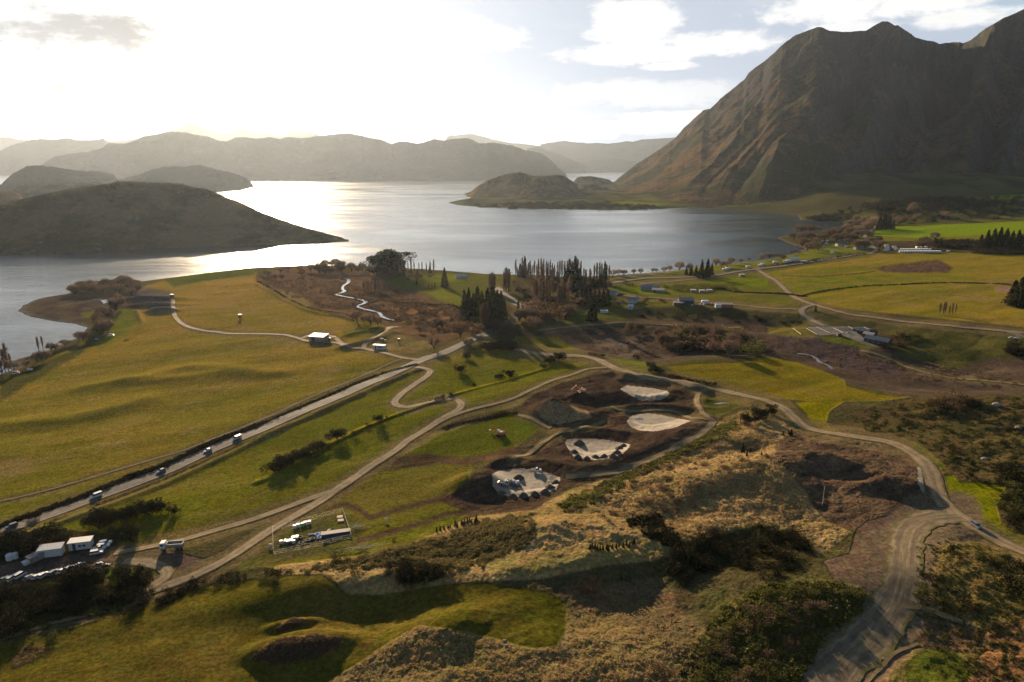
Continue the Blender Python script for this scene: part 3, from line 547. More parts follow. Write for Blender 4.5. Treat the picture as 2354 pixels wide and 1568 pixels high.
hb = t.m('ADD', t.m('MULTIPLY', fa, t.m('MULTIPLY_ADD', vc.outputs[1], 1.3, .25)), t.m('MULTIPLY', fb, t.m('MULTIPLY_ADD', vc.outputs[1], .5, .12)))
t.l.new(t.bump(hb, 1.0, .55), b.inputs['Normal'])
me.materials.append(m)
tag(link('ground', me), kind='structure')

# ------------------------------------------------------------------ lake
m, t, b = mat_new('lake_water')
pos = t.n.new('ShaderNodeNewGeometry').outputs['Position']
b.inputs['Base Color'].default_value = (.018, .032, .036, 1); b.inputs['IOR'].default_value = 1.33
big = t.noise(t.scale(pos, 1, 3.0, 1), .0022, 5, .6, .6)
t.l.new(t.ramp(big, .35, .7, .13, .24), b.inputs['Roughness'])
w1 = t.noise(t.scale(pos, .35, 1, 1), .11, 4, .6); w2 = t.noise(t.scale(pos, .5, 1, 1), .6, 3, .6)
hh = t.m('ADD', t.m('MULTIPLY', w1, 1.3), t.m('MULTIPLY', w2, .22)); amp = t.ramp(big, .3, .7, .25, 1.0)
t.l.new(t.bump(t.m('MULTIPLY', hh, amp), 1.0, .85), b.inputs['Normal'])
xs = np.array([-18000., 18000.]); V = [(-15500, -1500, 0), (15500, -1500, 0), (15500, 13000, 0), (-15500, 13000, 0)]
me = new_mesh('water', V, quads=[(0, 1, 2, 3)], mats=[m]); tag(link('water', me), kind='structure')

# ------------------------------------------------------------------ mountains and ranges
def sil_u(P):
    A = [pxdir(*p) for p in P]; return np.array([a/b for a, b, c in A]), np.array([c/b for a, b, c in A])
def hill_mat(name, c1, c2, c3_, sc=.01):
    m, t, b = mat_new(name); g = t.n.new('ShaderNodeNewGeometry'); pos = g.outputs['Position']
    a = t.noise(pos, sc, 6, .62); bb = t.noise(pos, sc*7, 5, .65)
    nz = t.n.new('ShaderNodeSeparateXYZ'); t.l.new(g.outputs['Normal'], nz.inputs[0])
    c = t.mix(t.ramp(a, .38, .62), c1, c2); c = t.mix(t.ramp(bb, .55, .72), c, c3_)
    t.l.new(c, b.inputs['Base Color']); b.inputs['Roughness'].default_value = .95; b.inputs['Specular IOR Level'].default_value = 0.0
    t.l.new(t.bump(t.m('ADD', a, t.m('MULTIPLY', bb, .4)), 1.0, .18/sc), b.inputs['Normal']); return m
def range_mesh(name, P, foot, d1, dback, mat, nu=420, nd=120, amp=.12, seed=0., wl=900., steep=1.2, spur=None, ease=24, kind='structure', fs=4, jag=.0010):
    """a real ridge: foot and crest distances, its skyline taken from the measured outline"""
    u_s, e_s = sil_u(P); us = np.linspace(u_s[0], u_s[-1], nu); el = np.interp(us, u_s, e_s)
    el = el+jag*(fbm(us*70+seed*3, us*0+seed, 3)+.6*(ridged(us*160+seed, us*0+.5, 3)-.5))*np.clip(np.minimum(us-us[0], us[-1]-us)*30, 0, 1)
    fu = [pxdir(*p)[0]/pxdir(*p)[1] for p in foot]; fd = [px_plane(*p)[1] for p in foot]
    d0 = np.interp(us, fu, fd); dc = np.interp(us, np.linspace(us[0], us[-1], len(d1)), d1) if hasattr(d1, '__len__') else (d0+CAMH/d1)/(1-el/d1)
    dc = np.maximum(dc, d0*1.03)
    s = np.concatenate([np.linspace(0, 1, nd), 1+np.linspace(0, 1, nd//3)[1:]])[:, None]
    db = np.where(el < -.004, np.minimum(dback, np.maximum(.93*CAMH/np.maximum(-el, .004)-dc, 3)), dback)
    Dd = np.where(s <= 1, d0+(dc-d0)*s, dc+db*(s-1)); XX = us*Dd
    Hc = np.maximum(CAMH+el*dc, 3)
    # the rising face with spurs, then the back slope
    face = np.clip(s, 0, 1)**steep*(1-.0*s); back = np.clip(1-(s-1)**1.5, 0, 1)
    prof = np.where(s <= 1, face, back)
    if spur is None:
        nzz = (ridged(XX/wl+seed, Dd/wl, 5)-.55)+.5*fbm(XX/wl*2.7+seed, Dd/wl*2.7, 4)*.6
    else: nzz = spur(XX, Dd, s, us)
    hgt = Hc*(prof+amp*nzz*np.clip(s*fs, 0, 1)*(prof*(1.0)+.12)) - 3*(1-np.clip(s*20, 0, 1))
    for _ in range(4):
        tE = (hgt-CAMH)/Dd; j = np.argmax(tE, 0); hh_ = hgt[j, np.arange(nu)]; need = CAMH+el*Dd[j, np.arange(nu)]
        k = np.clip(need/np.maximum(hh_, 1), .3, 3); k = np.convolve(np.pad(k, 4, 'edge'), np.ones(9)/9, 'valid') if _ < 3 else k; hgt = hgt*k
    hgt[-1] = -8; hgt[0] = np.minimum(hgt[0], -2); e = np.minimum(np.arange(nu), np.arange(nu)[::-1]); hgt = hgt*np.clip(e/ease, 0, 1) - 6*(e < 1)
    me = new_mesh(name, np.stack([XX, Dd, hgt], -1).reshape(-1, 3), quads=grid_faces(len(s), nu), mats=[mat], smooth=True)
    return tag(link(name, me), kind=kind)

def mtn_mat():
    m, t, b = mat_new('mountain_tussock'); g = t.n.new('ShaderNodeNewGeometry'); pos = g.outputs['Position']
    nz = t.n.new('ShaderNodeSeparateXYZ'); t.l.new(g.outputs['Normal'], nz.inputs[0]); pz = t.n.new('ShaderNodeSeparateXYZ'); t.l.new(pos, pz.inputs[0])
    a = t.noise(pos, .0035, 7, .62, .4); bb = t.noise(pos, .022, 6, .68); cc = t.noise(pos, .10, 4, .7)
    c = t.mix(t.ramp(a, .43, .57), (.085,.053,.026), (.026,.031,.013)); c = t.mix(t.ramp(bb, .50, .62), c, (.030,.024,.018))
    c = t.mix(t.m('MULTIPLY', t.ramp(t.m('ADD', nz.outputs[2], t.m('MULTIPLY', bb, .35)), .86, .68), .85), c, (.042,.041,.043))
    c = t.mix(t.m('MULTIPLY', t.ramp(cc, .60, .72), .6), c, (.12,.115,.11))
    vr = t.n.new('ShaderNodeVectorRotate'); vr.rotation_type = 'Z_AXIS'; t.put(vr.inputs['Vector'], pos); vr.inputs['Angle'].default_value = R(-31)
    st = t.noise(t.scale(vr.outputs[0], 1/70.0, 1/260.0, 1/150.0), 1.0, 6, .62, .5)
    c = t.mix(t.ramp(st, .50, .64, 0, .55), c, (.022,.024,.016)); c = t.mix(t.ramp(st, .44, .34, 0, .45), c, (.115,.075,.038))
    green = t.m('MULTIPLY', t.ramp(pz.outputs[0], 2000., 2700.), t.ramp(a, .3, .6)); c = t.mix(t.m('MULTIPLY', green, .75), c, (.026,.048,.012))
    c = t.mix(1.0, c, t.ramp(cc, .3, .7, .65, 1.3), 'MULTIPLY')
    t.l.new(c, b.inputs['Base Color']); b.inputs['Roughness'].default_value = .95; b.inputs['Specular IOR Level'].default_value = 0.0
    t.l.new(t.bump(t.m('ADD', t.m('MULTIPLY', bb, 1.0), t.m('MULTIPLY', cc, .3)), 1.0, 6.0), b.inputs['Normal']); return m
M_MTN = mtn_mat()
M_HILL = hill_mat('hill_tussock', (.125,.085,.042), (.036,.034,.017), (.12,.105,.075), .009)
M_FAR = hill_mat('far_range', (.05,.045,.035), (.035,.035,.028), (.05,.05,.045), .002)
# the big mountain, spurs run down towards the lake on the left
MSIL = [(1372,441),(1386,435),(1416,415),(1441,393),(1466,375),(1496,357),(1526,337),(1549,320),(1571,295),(1596,272),(1616,253),(1632,251),(1656,227),(1681,207),(1711,182),(1721,167),(1751,145),(1779,122),(1801,100),(1826,82),(1841,76),(1866,67),(1879,62),(1891,64),(1906,71),(1946,74),(1991,70),(2016,55),(2026,50),(2041,49),(2056,59),(2064,59),(2081,70),(2106,87),(2119,91),(2144,95),(2159,102),(2176,98),(2206,97),(2214,100),(2231,92),(2266,65),(2301,45),(2321,36),(2353,21),(2400,8),(2600,0)]
def mt_spur(XX, Dd, s, us):
    sx = (us*1569.0/.97+1176.5)[None]+0*s                    # bearing in the scale of the outline
    sc_ = np.clip(s, 0, 1)
    right = sstep(2080, 2200, sx+60*(1-sc_))
    c = sx+(440*(1-sc_)**.85)*(1-right)+(150*(1-sc_))*right   # spurs fall to the left, those of the right peak to the left too
    warp = .55*perlin(c/210.0, sc_*1.6+2.2)+.22*fbm(XX*.003, Dd*.002, 4)
    def tri(w, p=1.0): f = w-np.floor(w); return (1-np.abs(2*f-1))**p
    w1 = c/118.0+warp*1.6; a1 = .55+.9*perlin(np.floor(w1)*.37+.3, sc_*2+.1)
    w2 = c/47.0+warp*3.1; a2 = .6+.9*perlin(np.floor(w2)*.61+5.3, sc_*3+.1)
    w3 = c/19.0+warp*4.5+.3*perlin(XX*.01, Dd*.006)
    r = (.95+.45*sstep(1700, 1950, sx))*tri(w1, 1.)*a1+.20*tri(w2, 1.)*a2+.03*tri(w3)
    r = r+.30*(ridged(XX*.0045, Dd*.003, 3, .45)-.5)+.07*(ridged(XX*.02+3, Dd*.010, 3)-.5)
    gully = np.exp(-((sx-(2035+185*sc_**.8))/42)**2)*np.clip(sc_*2.2, 0, 1)*np.clip(1.6-sc_*1.2, 0, 1)
    bowl = np.exp(-((sx-2190)/70)**2)*np.clip(sc_*2, 0, 1)*(s < .98)
    return (r-.55)*(1-.55*sstep(.86, 1, sc_))-1.15*gully-.5*bowl
range_mesh('mountain', MSIL, [(1372,447),(1440,462),(1560,476),(1700,482),(1830,488),(1950,478),(2100,470),(2353,468),(2600,470)], [4200,4900,4700,4250,3750,3350,3500,3700,3900,3500,3300,3200,3100], 1300, M_MTN, nu=1100, nd=520, amp=.27, spur=mt_spur, steep=1.0, ease=6, fs=6)
range_mesh('hills', [(1070,440),(1090,432),(1108,421),(1138,409),(1160,401),(1177,397),(1194,396),(1226,405),(1259,404),(1284,402),(1301,407),(1316,417),(1345,433)], [(1070,452),(1120,458),(1180,462),(1250,466),(1345,455)], 0.32, 500, M_HILL, 300, 90, .42, 3.3, 200, .9)
range_mesh('hills', [(1195,462),(1209,450),(1230,438),(1250,430),(1270,432),(1290,430),(1310,437),(1335,458)], [(1195,466),(1260,467),(1335,463)], 0.4, 180, M_HILL, 120, 50, .1, 8.1, 160, .8)
range_mesh('hills', [(1300,418),(1331,406),(1356,405),(1376,408),(1401,413),(1425,420)], [(1300,432),(1360,432),(1425,430)], 0.4, 260, M_HILL, 120, 50, .12, 5.1, 200, .7)
range_mesh('hills', [(1290,440),(1340,428),(1360,424),(1390,428),(1420,436)], [(1290,446),(1360,446),(1420,444)], 0.4, 160, M_HILL, 100, 40, .12, 6.1, 160, .7)
# dark hill across the left arm of the lake
range_mesh('hills', [(-420,600),(-300,540),(-150,505),(-60,488),(0,472),(30,462),(62,455),(100,446),(140,438),(170,434),(200,428),(250,422),(270,417),(300,416),(325,418),(345,421),(385,419),(420,422),(440,430),(475,435),(500,445),(530,458),(560,468),(600,488),(650,506),(700,523),(740,534),(765,541),(785,546),(803,555)],
  [(-420,604),(-200,598),(0,588),(225,580),(337,573),(475,568),(560,566),(640,562),(700,558),(760,557),(803,556)], 0.40, 420, M_HILL, 620, 150, .24, 1.7, 170, .92, ease=5)
range_mesh('hills', [(-200,470),(-60,445),(0,436),(25,438),(60,452),(90,462)], [(-200,500),(0,498),(90,490)], 0.4, 500, M_HILL, 160, 60, .12, 2.2, 200, .9)
range_mesh('hills', [(-100,450),(20,435),(60,428),(110,423),(160,421),(210,419),(240,422),(280,430)], [(-100,470),(100,468),(280,462)], 0.4, 300, M_HILL, 160, 60, .12, 4.2, 200, .9)
range_mesh('hills', [(-60,470),(-20,440),(0,425),(32,397),(62,382),(95,380),(130,385),(175,392),(225,394),(262,402),(300,420)], [(-60,466),(0,450),(150,445),(300,440)], 0.4, 700, M_FAR, 240, 80, .12, 6.2, 300, .95)
range_mesh('hills', [(235,430),(272,414),(325,400),(345,391),(370,385),(392,381),(422,384),(440,380),(462,380),(500,390),(530,397),(550,403),(570,412),(588,428)], [(235,442),(400,441),(497,441),(560,436),(588,430)], 0.4, 600, M_FAR, 240, 80, .14, 2.9, 260, .95, ease=6)
range_mesh('mountain_range', [(60,400),(95,378),(125,360),(160,354),(200,350),(235,340),(250,328),(285,331),(310,322),(330,314),(362,310),(372,306),(395,303),(420,304),(450,309),(480,315),(505,325),(520,325),(540,317),(560,315),(590,319),(615,316),(640,319),(665,315),(690,318),(725,314),(760,310),(800,307),(820,310),(850,317),(875,320),(900,331),(920,326),(940,327),(960,331),(975,328),(995,320),(1020,323),(1045,318),(1075,318),(1090,324),(1100,330),(1125,328),(1150,330),(1177,334),(1206,345),(1246,353),(1262,364),(1277,380),(1290,392),(1306,405)],
  [(60,413),(400,414),(800,414),(1120,413),(1306,405)], 0.42, 2200, M_FAR, 900, 130, .22, .4, 900, .9, ease=5)
range_mesh('mountain_range', [(-500,330),(-200,340),(0,347),(30,333),(60,324),(90,319),(120,322),(155,318),(175,322),(200,323),(225,321),(248,317),(262,345),(300,380)], [(-500,402),(0,402),(300,402)], 0.4, 2000, M_FAR, 360, 90, .12, 7.4, 1500, .9)
range_mesh('mountain_range', [(-300,310),(-60,312),(0,316),(18,315),(40,321),(60,322),(90,330),(200,326),(300,322),(350,315),(400,297),(435,284),(465,294),(485,303),(500,307),(520,306),(545,299),(565,298),(585,305),(600,308),(615,305),(635,311),(655,310),(670,303),(690,303),(705,305),(720,304),(735,314),(800,330)], [(-300,390),(800,390)], 0.45, 1900, M_FAR, 500, 80, .08, 1.4, 1700, 1.0)
range_mesh('mountain_range', [(1000,330),(1025,316),(1036,311),(1055,311),(1075,308),(1090,309),(1115,316),(1130,321),(1160,326),(1177,329),(1200,331),(1237,336),(1300,345)], [(1000,391),(1300,391)], 0.4, 1900, M_FAR, 260, 70, .10, 3.4, 1500, 1.0)
range_mesh('mountain_range', [(1195,350),(1212,342),(1232,338),(1246,340),(1256,346),(1270,349),(1286,356),(1310,366),(1326,372),(1360,385)], [(1195,398),(1360,398)], 0.4, 1200, M_FAR, 240, 70, .10, 5.9, 1100, .9)
range_mesh('mountain_range', [(1215,345),(1237,333),(1265,328),(1280,326),(1300,324),(1320,327),(1350,330),(1375,329),(1400,330),(1425,328),(1440,325),(1455,326),(1475,321),(1500,319),(1545,317),(1600,316),(1700,322)], [(1215,393.5),(1700,393.5)], 0.45, 2000, M_FAR, 420, 80, .10, 8.8, 1400, .9)
range_mesh('mountain_range', [(1250,392),(1300,380),(1341,372),(1386,366),(1416,364),(1436,369),(1466,371),(1560,372)], [(1250,396),(1560,396)], 0.4, 900, M_FAR, 240, 60, .10, 4.8, 1200, .8)
# ground sheet out to the far valley behind the mountains
mback = simple('far_ground', (.07,.06,.035), .95)
V = [(1500,4600,2),(15400,4600,2),(15400,7200,2),(2600,7200,2),(4700,4200,5),(15400,4200,5)]
me = new_mesh('ground', [(4650,-1400,6),(15400,-1400,6),(15400,7400,2),(2500,7400,2),(4650,4300,6)], tris=[(0,1,4),(1,2,4),(2,3,4)], mats=[mback]); tag(link('ground', me), kind='structure')
me = new_mesh('ground', [(-1500,-1400,5),(4640,-1400,5),(4640,4250,5),(48,44.5,6),(-48,44.5,6)], tris=[(0,1,3),(1,2,3),(0,3,4)], mats=[mback]); tag(link('ground', me), kind='structure')

# ------------------------------------------------------------------ haze
m = bpy.data.materials.new('haze'); m.use_nodes = True; t = NT(m.node_tree); t.n.clear()
o_ = t.n.new('ShaderNodeOutputMaterial'); pv = t.n.new('ShaderNodeVolumePrincipled'); t.l.new(pv.outputs[0], o_.inputs['Volume'])
HAZE = 1.3e-5
pv.inputs['Color'].default_value = (.68,.81,1.0,1); pv.inputs['Density'].default_value = HAZE; pv.inputs['Anisotropy'].default_value = .61
x0, x1, y0, y1, z0, z1 = -16000, 16000, -1800, 13200, -12, 990
V = [(x0,y0,z0),(x1,y0,z0),(x1,y1,z0),(x0,y1,z0),(x0,y0,z1),(x1,y0,z1),(x1,y1,z1),(x0,y1,z1)]
me = new_mesh('haze', V, quads=[(0,3,2,1),(4,5,6,7),(0,1,5,4),(1,2,6,5),(2,3,7,6),(3,0,4,7)], mats=[m]); tag(link('haze', me), kind='stuff')
#@@OBJECTS
# ------------------------------------------------------------------ roads, tracks, pads, streams laid on the ground
def resample(P, step):
    P = np.asarray(P, float); n = len(P); out = []
    for i in range(n-1):
        p0, p1, p2, p3 = P[max(i-1, 0)], P[i], P[i+1], P[min(i+2, n-1)]; m_ = max(1, int(np.linalg.norm(p2-p1)/step))
        for k in range(m_):
            t = k/m_; out.append(.5*((2*p1)+(-p0+p2)*t+(2*p0-5*p1+4*p2-p3)*t*t+(-p0+3*p1-3*p2+p3)*t**3))
    out.append(P[-1]); return np.array(out)
def ground_path(P, step=2.0):
    A = np.array([P3(*p)[:2] for p in P]); return resample(A, step)
def strip(name, P, width, mat, lift=.10, jit=.12, z=None, nl=9, widths=None):
    A = ground_path(P, 2.0) if not isinstance(P, np.ndarray) else P
    T = np.gradient(A, axis=0); T /= np.linalg.norm(T, axis=1)[:, None]+1e-9; N = np.stack([-T[:, 1], T[:, 0]], 1)
    for _ in range(2): N[1:-1] = (N[:-2]+N[1:-1]*2+N[2:])/4
    L = np.concatenate([[0], np.cumsum(np.linalg.norm(np.diff(A, axis=0), axis=1))])
    w = width*np.ones(len(A)) if widths is None else np.interp(np.linspace(0, 1, len(A)), np.linspace(0, 1, len(widths)), widths)
    s = np.linspace(-1, 1, nl)
    e1 = 1+jit*(perlin(L*.13, L*0+3.3)+perlin(L*.5, L*0+8.8)); e2 = 1+jit*(perlin(L*.13, L*0+13.3)+perlin(L*.5, L*0+18.8))
    off = s[None]*w[:, None]*.5*np.where(s[None] > 0, e1[:, None], e2[:, None])
    XX = A[:, 0:1]+N[:, 0:1]*off; YY = A[:, 1:2]+N[:, 1:2]*off
    D = np.hypot(XX, YY)
    ZZ = HG(XX, YY)+lift+D*.0003 if z is None else np.full(XX.shape, float(z))
    me = new_mesh(name, np.stack([XX, YY, ZZ], -1).reshape(-1, 3), quads=grid_faces(len(A), nl)[:, ::-1], mats=[mat], smooth=True)
    S = np.repeat(s[None], len(A), 0); Lr = np.repeat(L[:, None], nl, 1)
    set_col(me, np.stack([S*.5+.5, Lr/10000, S*0, S*0+1], -1).reshape(-1, 4), 'Along'); return link(name, me)
def road_mat(name, c1, c2, rut, lines=False, rough=.9, contrast=.5):
    m, t, b = mat_new(name); vc = t.n.new('ShaderNodeVertexColor'); vc.layer_name = 'Along'
    sx = t.n.new('ShaderNodeSeparateXYZ'); t.l.new(vc.outputs[0], sx.inputs[0]); s = t.m('MULTIPLY_ADD', sx.outputs[0], 2.0, -1.0); ln = t.m('MULTIPLY', sx.outputs[1], 10000.0)
    pos = t.n.new('ShaderNodeNewGeometry').outputs['Position']
    cb = t.n.new('ShaderNodeCombineXYZ'); t.put(cb.inputs[0], t.m('MULTIPLY', s, 3.0)); t.put(cb.inputs[1], t.m('MULTIPLY', ln, .04))
    streak = t.noise(cb.outputs[0], 2.2, 5, .6, .25); n = t.noise(pos, .35, 6, .65)
    a = t.m('ABSOLUTE', s); r = t.ramp(t.m('ABSOLUTE', t.m('SUBTRACT', a, .42)), .05, .24)
    c = t.mix(t.ramp(streak, .35, .65), c1, c2); c = t.mix(t.m('MULTIPLY', t.m('SUBTRACT', 1.0, r), contrast), c, rut)
    c = t.mix(1.0, c, t.ramp(n, .25, .75, .74, 1.22), 'MULTIPLY')
    if lines:
        e = t.m('MULTIPLY', t.m('GREATER_THAN', a, .80), t.m('LESS_THAN', a, .845))
        d = t.m('MULTIPLY', t.m('LESS_THAN', a, .02), t.m('LESS_THAN', t.m('FRACT', t.m('MULTIPLY', ln, 1/10.0)), .3))
        c = t.mix(t.m('MULTIPLY', t.m('MAXIMUM', e, d), .55), c, (.45, .43, .4))
    if not lines:      # ragged grassy edges and crown
        ed = t.ramp(t.m('ADD', a, t.m('MULTIPLY', t.m('SUBTRACT', t.noise(pos, .5, 5, .7), .5), 1.1)), .72, .98)
        c = t.mix(ed, c, (.085,.075,.025)); c = t.mix(t.m('MULTIPLY', t.ramp(t.m('ADD', a, t.m('MULTIPLY', t.noise(pos, .3, 4, .6), .5)), .42, .2), .45), c, (.10,.085,.035))
    t.l.new(c, b.inputs['Base Color']); b.inputs['Roughness'].default_value = rough; b.inputs['Specular IOR Level'].default_value = .03
    t.l.new(t.bump(t.m('ADD', streak, n), .5, .12), b.inputs['Normal']); return m
M_ASPH = road_mat('asphalt', (.075,.064,.056), (.095,.082,.070), (.115,.10,.085), True, .8, .35)
M_PALE = road_mat('pale_gravel', (.15,.11,.066), (.20,.15,.092), (.235,.18,.115))
M_RUT = road_mat('rutted_earth', (.12,.092,.058), (.19,.148,.092), (.07,.055,.038), contrast=.5)
M_FAINT = road_mat('worn_track', (.12,.088,.045), (.17,.122,.066), (.19,.14,.08))
M_GREY = road_mat('grey_gravel', (.11,.095,.078), (.14,.12,.10), (.16,.14,.115))
tag(strip('road', HIGHWAY, 7.6, M_ASPH, jit=.0), kind='structure')
tag(strip('road', LAKE_ROAD, 7.0, M_GREY, jit=.02, lift=.25), kind='structure')
for k_, (P_, w_, q_) in TRACKS.items():
    tag(strip('track', P_, w_*.82, {'pale': M_PALE, 'rut': M_RUT, 'faint': M_FAINT, 'grey': M_GREY}[q_], lift=.08+.012*(list(TRACKS).index(k_) % 7), jit=.28 if q_ in ('rut', 'faint') else .12, widths=[11,10,10,10,11,13,15] if k_ == 'branch' else None), kind='structure')
# raised tyre mounds and trenches beside the rutted haul road are part of the ground relief

def patch(name, P, mat, lift, w=1.0, rag=1.0):
    """a sheet over the part of the ground seen inside P"""
    P = np.asarray(P, float); j = rag*JIT; u = PU+j*1.4; v = PV+j*.7
    k = np.zeros(X.shape, bool); bb = (u > P[:, 0].min()) & (u < P[:, 0].max()) & (v > P[:, 1].min()) & (v < P[:, 1].max())
    k[bb] = inside(u[bb], v[bb], P)
    q = k[:-1, :-1] & k[1:, :-1] & k[:-1, 1:] & k[1:, 1:]; jj, ii = np.nonzero(q)
    if len(jj) == 0: return None
    a = jj*NU+ii; F = np.stack([a, a+1, a+NU+1, a+NU], 1); used, inv = np.unique(F, return_inverse=True)
    VV = np.stack([X.ravel()[used], Y.ravel()[used], h.ravel()[used]+lift], 1)
    me = new_mesh(name, VV, quads=inv.reshape(-1, 4), mats=[mat], smooth=True); return tag(link(name, me), kind='structure')
m, t, b = mat_new('sandy_pad'); pos = t.n.new('ShaderNodeNewGeometry').outputs['Position']
n = t.noise(pos, .22, 6, .6, .4); g = t.noise(t.scale(pos, .3, 2.2, 1), .7, 4, .6)
c = t.mix(t.ramp(n, .35, .65), (.165,.132,.09), (.22,.18,.125)); c = t.mix(1.0, c, t.ramp(g, .3, .7, .85, 1.1), 'MULTIPLY')
c = t.mix(t.ramp(n, .68, .74), c, (.13,.115,.095)); t.l.new(c, b.inputs['Base Color']); b.inputs['Roughness'].default_value = .9
t.l.new(t.bump(t.m('ADD', n, g), .6, .25), b.inputs['Normal']); M_PAD = m
for P_ in PADS: patch('gravel_pad', P_, M_PAD, .08, rag=.8)
M_PARK = simple('car_park_gravel', (.11,.10,.09), .9, 0, .2, .3, .05)
patch('car_park', [(1853,752),(1880,751),(1915,750),(1960,750),(2000,752),(2012,766),(1975,768),(1990,780),(2014,793),(2048,798),(2030,803),(1978,791),(1930,770),(1880,773)], M_PARK, .12, rag=.3)
M_WAT = simple('stream_water', (.05,.06,.06), .12)
RWs = resample(np.array([px_plane(px, py, 1.9) for px, py in RIVER]), 1.5)
tag(strip('stream', RWs, 5.0, M_WAT, z=1.75, jit=.35, widths=[1.5,2,3,3,4,3.5,3,2.5,4,3,2.2,2.6,4,3,2.2,3,3.5,3,1.2]), kind='structure')
M_CREEK = simple('shallow_creek', (.12,.11,.10), .25)
tag(strip('stream', [(1832,814),(1848,815),(1865,819),(1876,826),(1885,834),(1905,842),(1912,850)], 2.4, M_CREEK, lift=.2, jit=.3), kind='structure')
patch('pond', [(205,688),(225,686),(245,688),(256,692),(250,698),(235,701),(222,701),(236,697),(228,692)], M_WAT, .15, rag=.5)
M_PUD = simple('puddle_water', (.10,.09,.08), .08)
for P_ in ([(1635,929),(1650,926),(1680,926),(1675,929),(1650,931)], [(2107,1072),(2117,1072),(2124,1118),(2128,1140),(2116,1130),(2108,1112)], [(1455,963),(1470,959),(1482,962),(1478,966),(1462,967)]):
    patch('puddle', P_, M_PUD if P_[0][0] != 2107 else M_PAD, .16, rag=.2)
#@@VEG
# ------------------------------------------------------------------ vegetation
ORD = ['first','second','third','fourth','fifth','sixth','seventh','eighth','ninth','tenth','eleventh','twelfth','thirteenth','fourteenth','fifteenth','sixteenth','seventeenth','eighteenth','nineteenth','twentieth']
def ordn(i):
    if i < 20: return ORD[i]
    t_ = ['','','twenty','thirty','forty','fifty','sixty','seventy','eighty','ninety'][(i+1)//10]
    return t_+('-'+ORD[(i+1) % 10-1] if (i+1) % 10 else 'ieth') if (i+1) % 10 else t_[:-1]+'ieth'
def leaf_mat(name, c1, c2, c3_=None, sc=1.4, trans=.35):
    m, t, b = mat_new(name); g = t.n.new('ShaderNodeNewGeometry'); tc = t.n.new('ShaderNodeTexCoord').outputs['Object']
    oi = t.n.new('ShaderNodeObjectInfo')
    n = t.noise(tc, sc, 4, .6); c = t.mix(t.ramp(n, .35, .65), c1, c2)
    if c3_ is not None: c = t.mix(t.ramp(t.noise(tc, sc*3.1, 3, .6), .55, .7), c, c3_)
    c = t.mix(1.0, c, t.m('MULTIPLY_ADD', oi.outputs['Random'], .5, .75), 'MULTIPLY')
    c = t.mix(1.0, c, t.m('MULTIPLY_ADD', g.outputs['Random Per Island'], .7, .65), 'MULTIPLY')
    t.l.new(c, b.inputs['Base Color']); b.inputs['Roughness'].default_value = .9; b.inputs['Specular IOR Level'].default_value = .03
    tl = t.n.new('ShaderNodeBsdfTranslucent'); t.l.new(c, tl.inputs[0]); mx = t.n.new('ShaderNodeMixShader'); mx.inputs[0].default_value = trans
    t.l.new(b.outputs[0], mx.inputs[1]); t.l.new(tl.outputs[0], mx.inputs[2]); t.l.new(mx.outputs[0], t.n['Material Output'].inputs[0])
    return m
M_BARK = simple('bark', (.085,.065,.048), .95, 0, .3, 3)
M_CON = leaf_mat('conifer_needles', (.014,.021,.008), (.030,.036,.013), trans=.15)
M_DARK = leaf_mat('dark_leaves', (.014,.014,.006), (.030,.027,.011), trans=.15)
M_BROWN = leaf_mat('bare_twigs_brown', (.095,.065,.045), (.14,.098,.066))
M_TAN = leaf_mat('bare_twigs_tan', (.17,.12,.075), (.22,.16,.10))
M_SCRUB = leaf_mat('scrub_leaves', (.045,.052,.014), (.075,.072,.020), (.10,.08,.03))
M_OLIVE = leaf_mat('olive_leaves', (.075,.082,.018), (.11,.105,.024), (.14,.105,.036))
M_KHAKI = leaf_mat('khaki_scrub', (.12,.10,.036), (.17,.135,.055), (.08,.07,.025))
M_STRAW = leaf_mat('straw_grass', (.26,.18,.085), (.34,.24,.12), (.19,.135,.06))
M_RUST = leaf_mat('dry_brown_stems', (.10,.065,.04), (.15,.10,.055))

def tris_at(C0, size, r, squash=1.0, vertical=0.0, aspect=1.0):
    """small leaf sprays (one triangle each) at points C0, random facing"""
    n = len(C0); a = r.normal(size=(n, 3)); a /= np.linalg.norm(a, axis=1)[:, None]
    if vertical: a = a*(1-vertical)+np.array([0, 0, 1.0])*vertical*np.sign(r.random((n, 1))+.2); a /= np.linalg.norm(a, axis=1)[:, None]
    b_ = np.cross(a, r.normal(size=(n, 3))); b_ /= np.linalg.norm(b_, axis=1)[:, None]+1e-9
    s = (size*(.6+.8*r.random((n, 1))))
    p0 = C0-a*s*aspect; p1 = C0+a*s*aspect*.6+b_*s*.7; p2 = C0+a*s*aspect*.6-b_*s*.7
    V = np.stack([p0, p1, p2], 1); V[:, :, 2] = C0[:, None, 2]+(V[:, :, 2]-C0[:, None, 2])*squash
    return V.reshape(-1, 3)
def tri_mesh(name, V, mat): return new_mesh(name, V, tris=np.arange(len(V)).reshape(-1, 3), mats=[mat])
def limb_tris(segs, mat, name='trunk', ns=6):
    """tapered limbs: (p0, p1, r0, r1)"""
    V = []; Q = []
    for p0, p1, r0, r1 in segs:
        p0 = np.array(p0, float); p1 = np.array(p1, float); d = p1-p0; d /= np.linalg.norm(d)+1e-9
        e = np.cross(d, [0.31, .95, .05]); e /= np.linalg.norm(e); f_ = np.cross(d, e); k = len(V)
        for q, rr_ in ((p0, r0), (p1, r1)):
            for i in range(ns): a = 2*math.pi*i/ns; V.append(q+rr_*(math.cos(a)*e+math.sin(a)*f_))
        for i in range(ns): j = (i+1) % ns; Q.append((k+i, k+j, k+ns+j, k+ns+i))
    return new_mesh(name, V, quads=Q, mats=[mat])
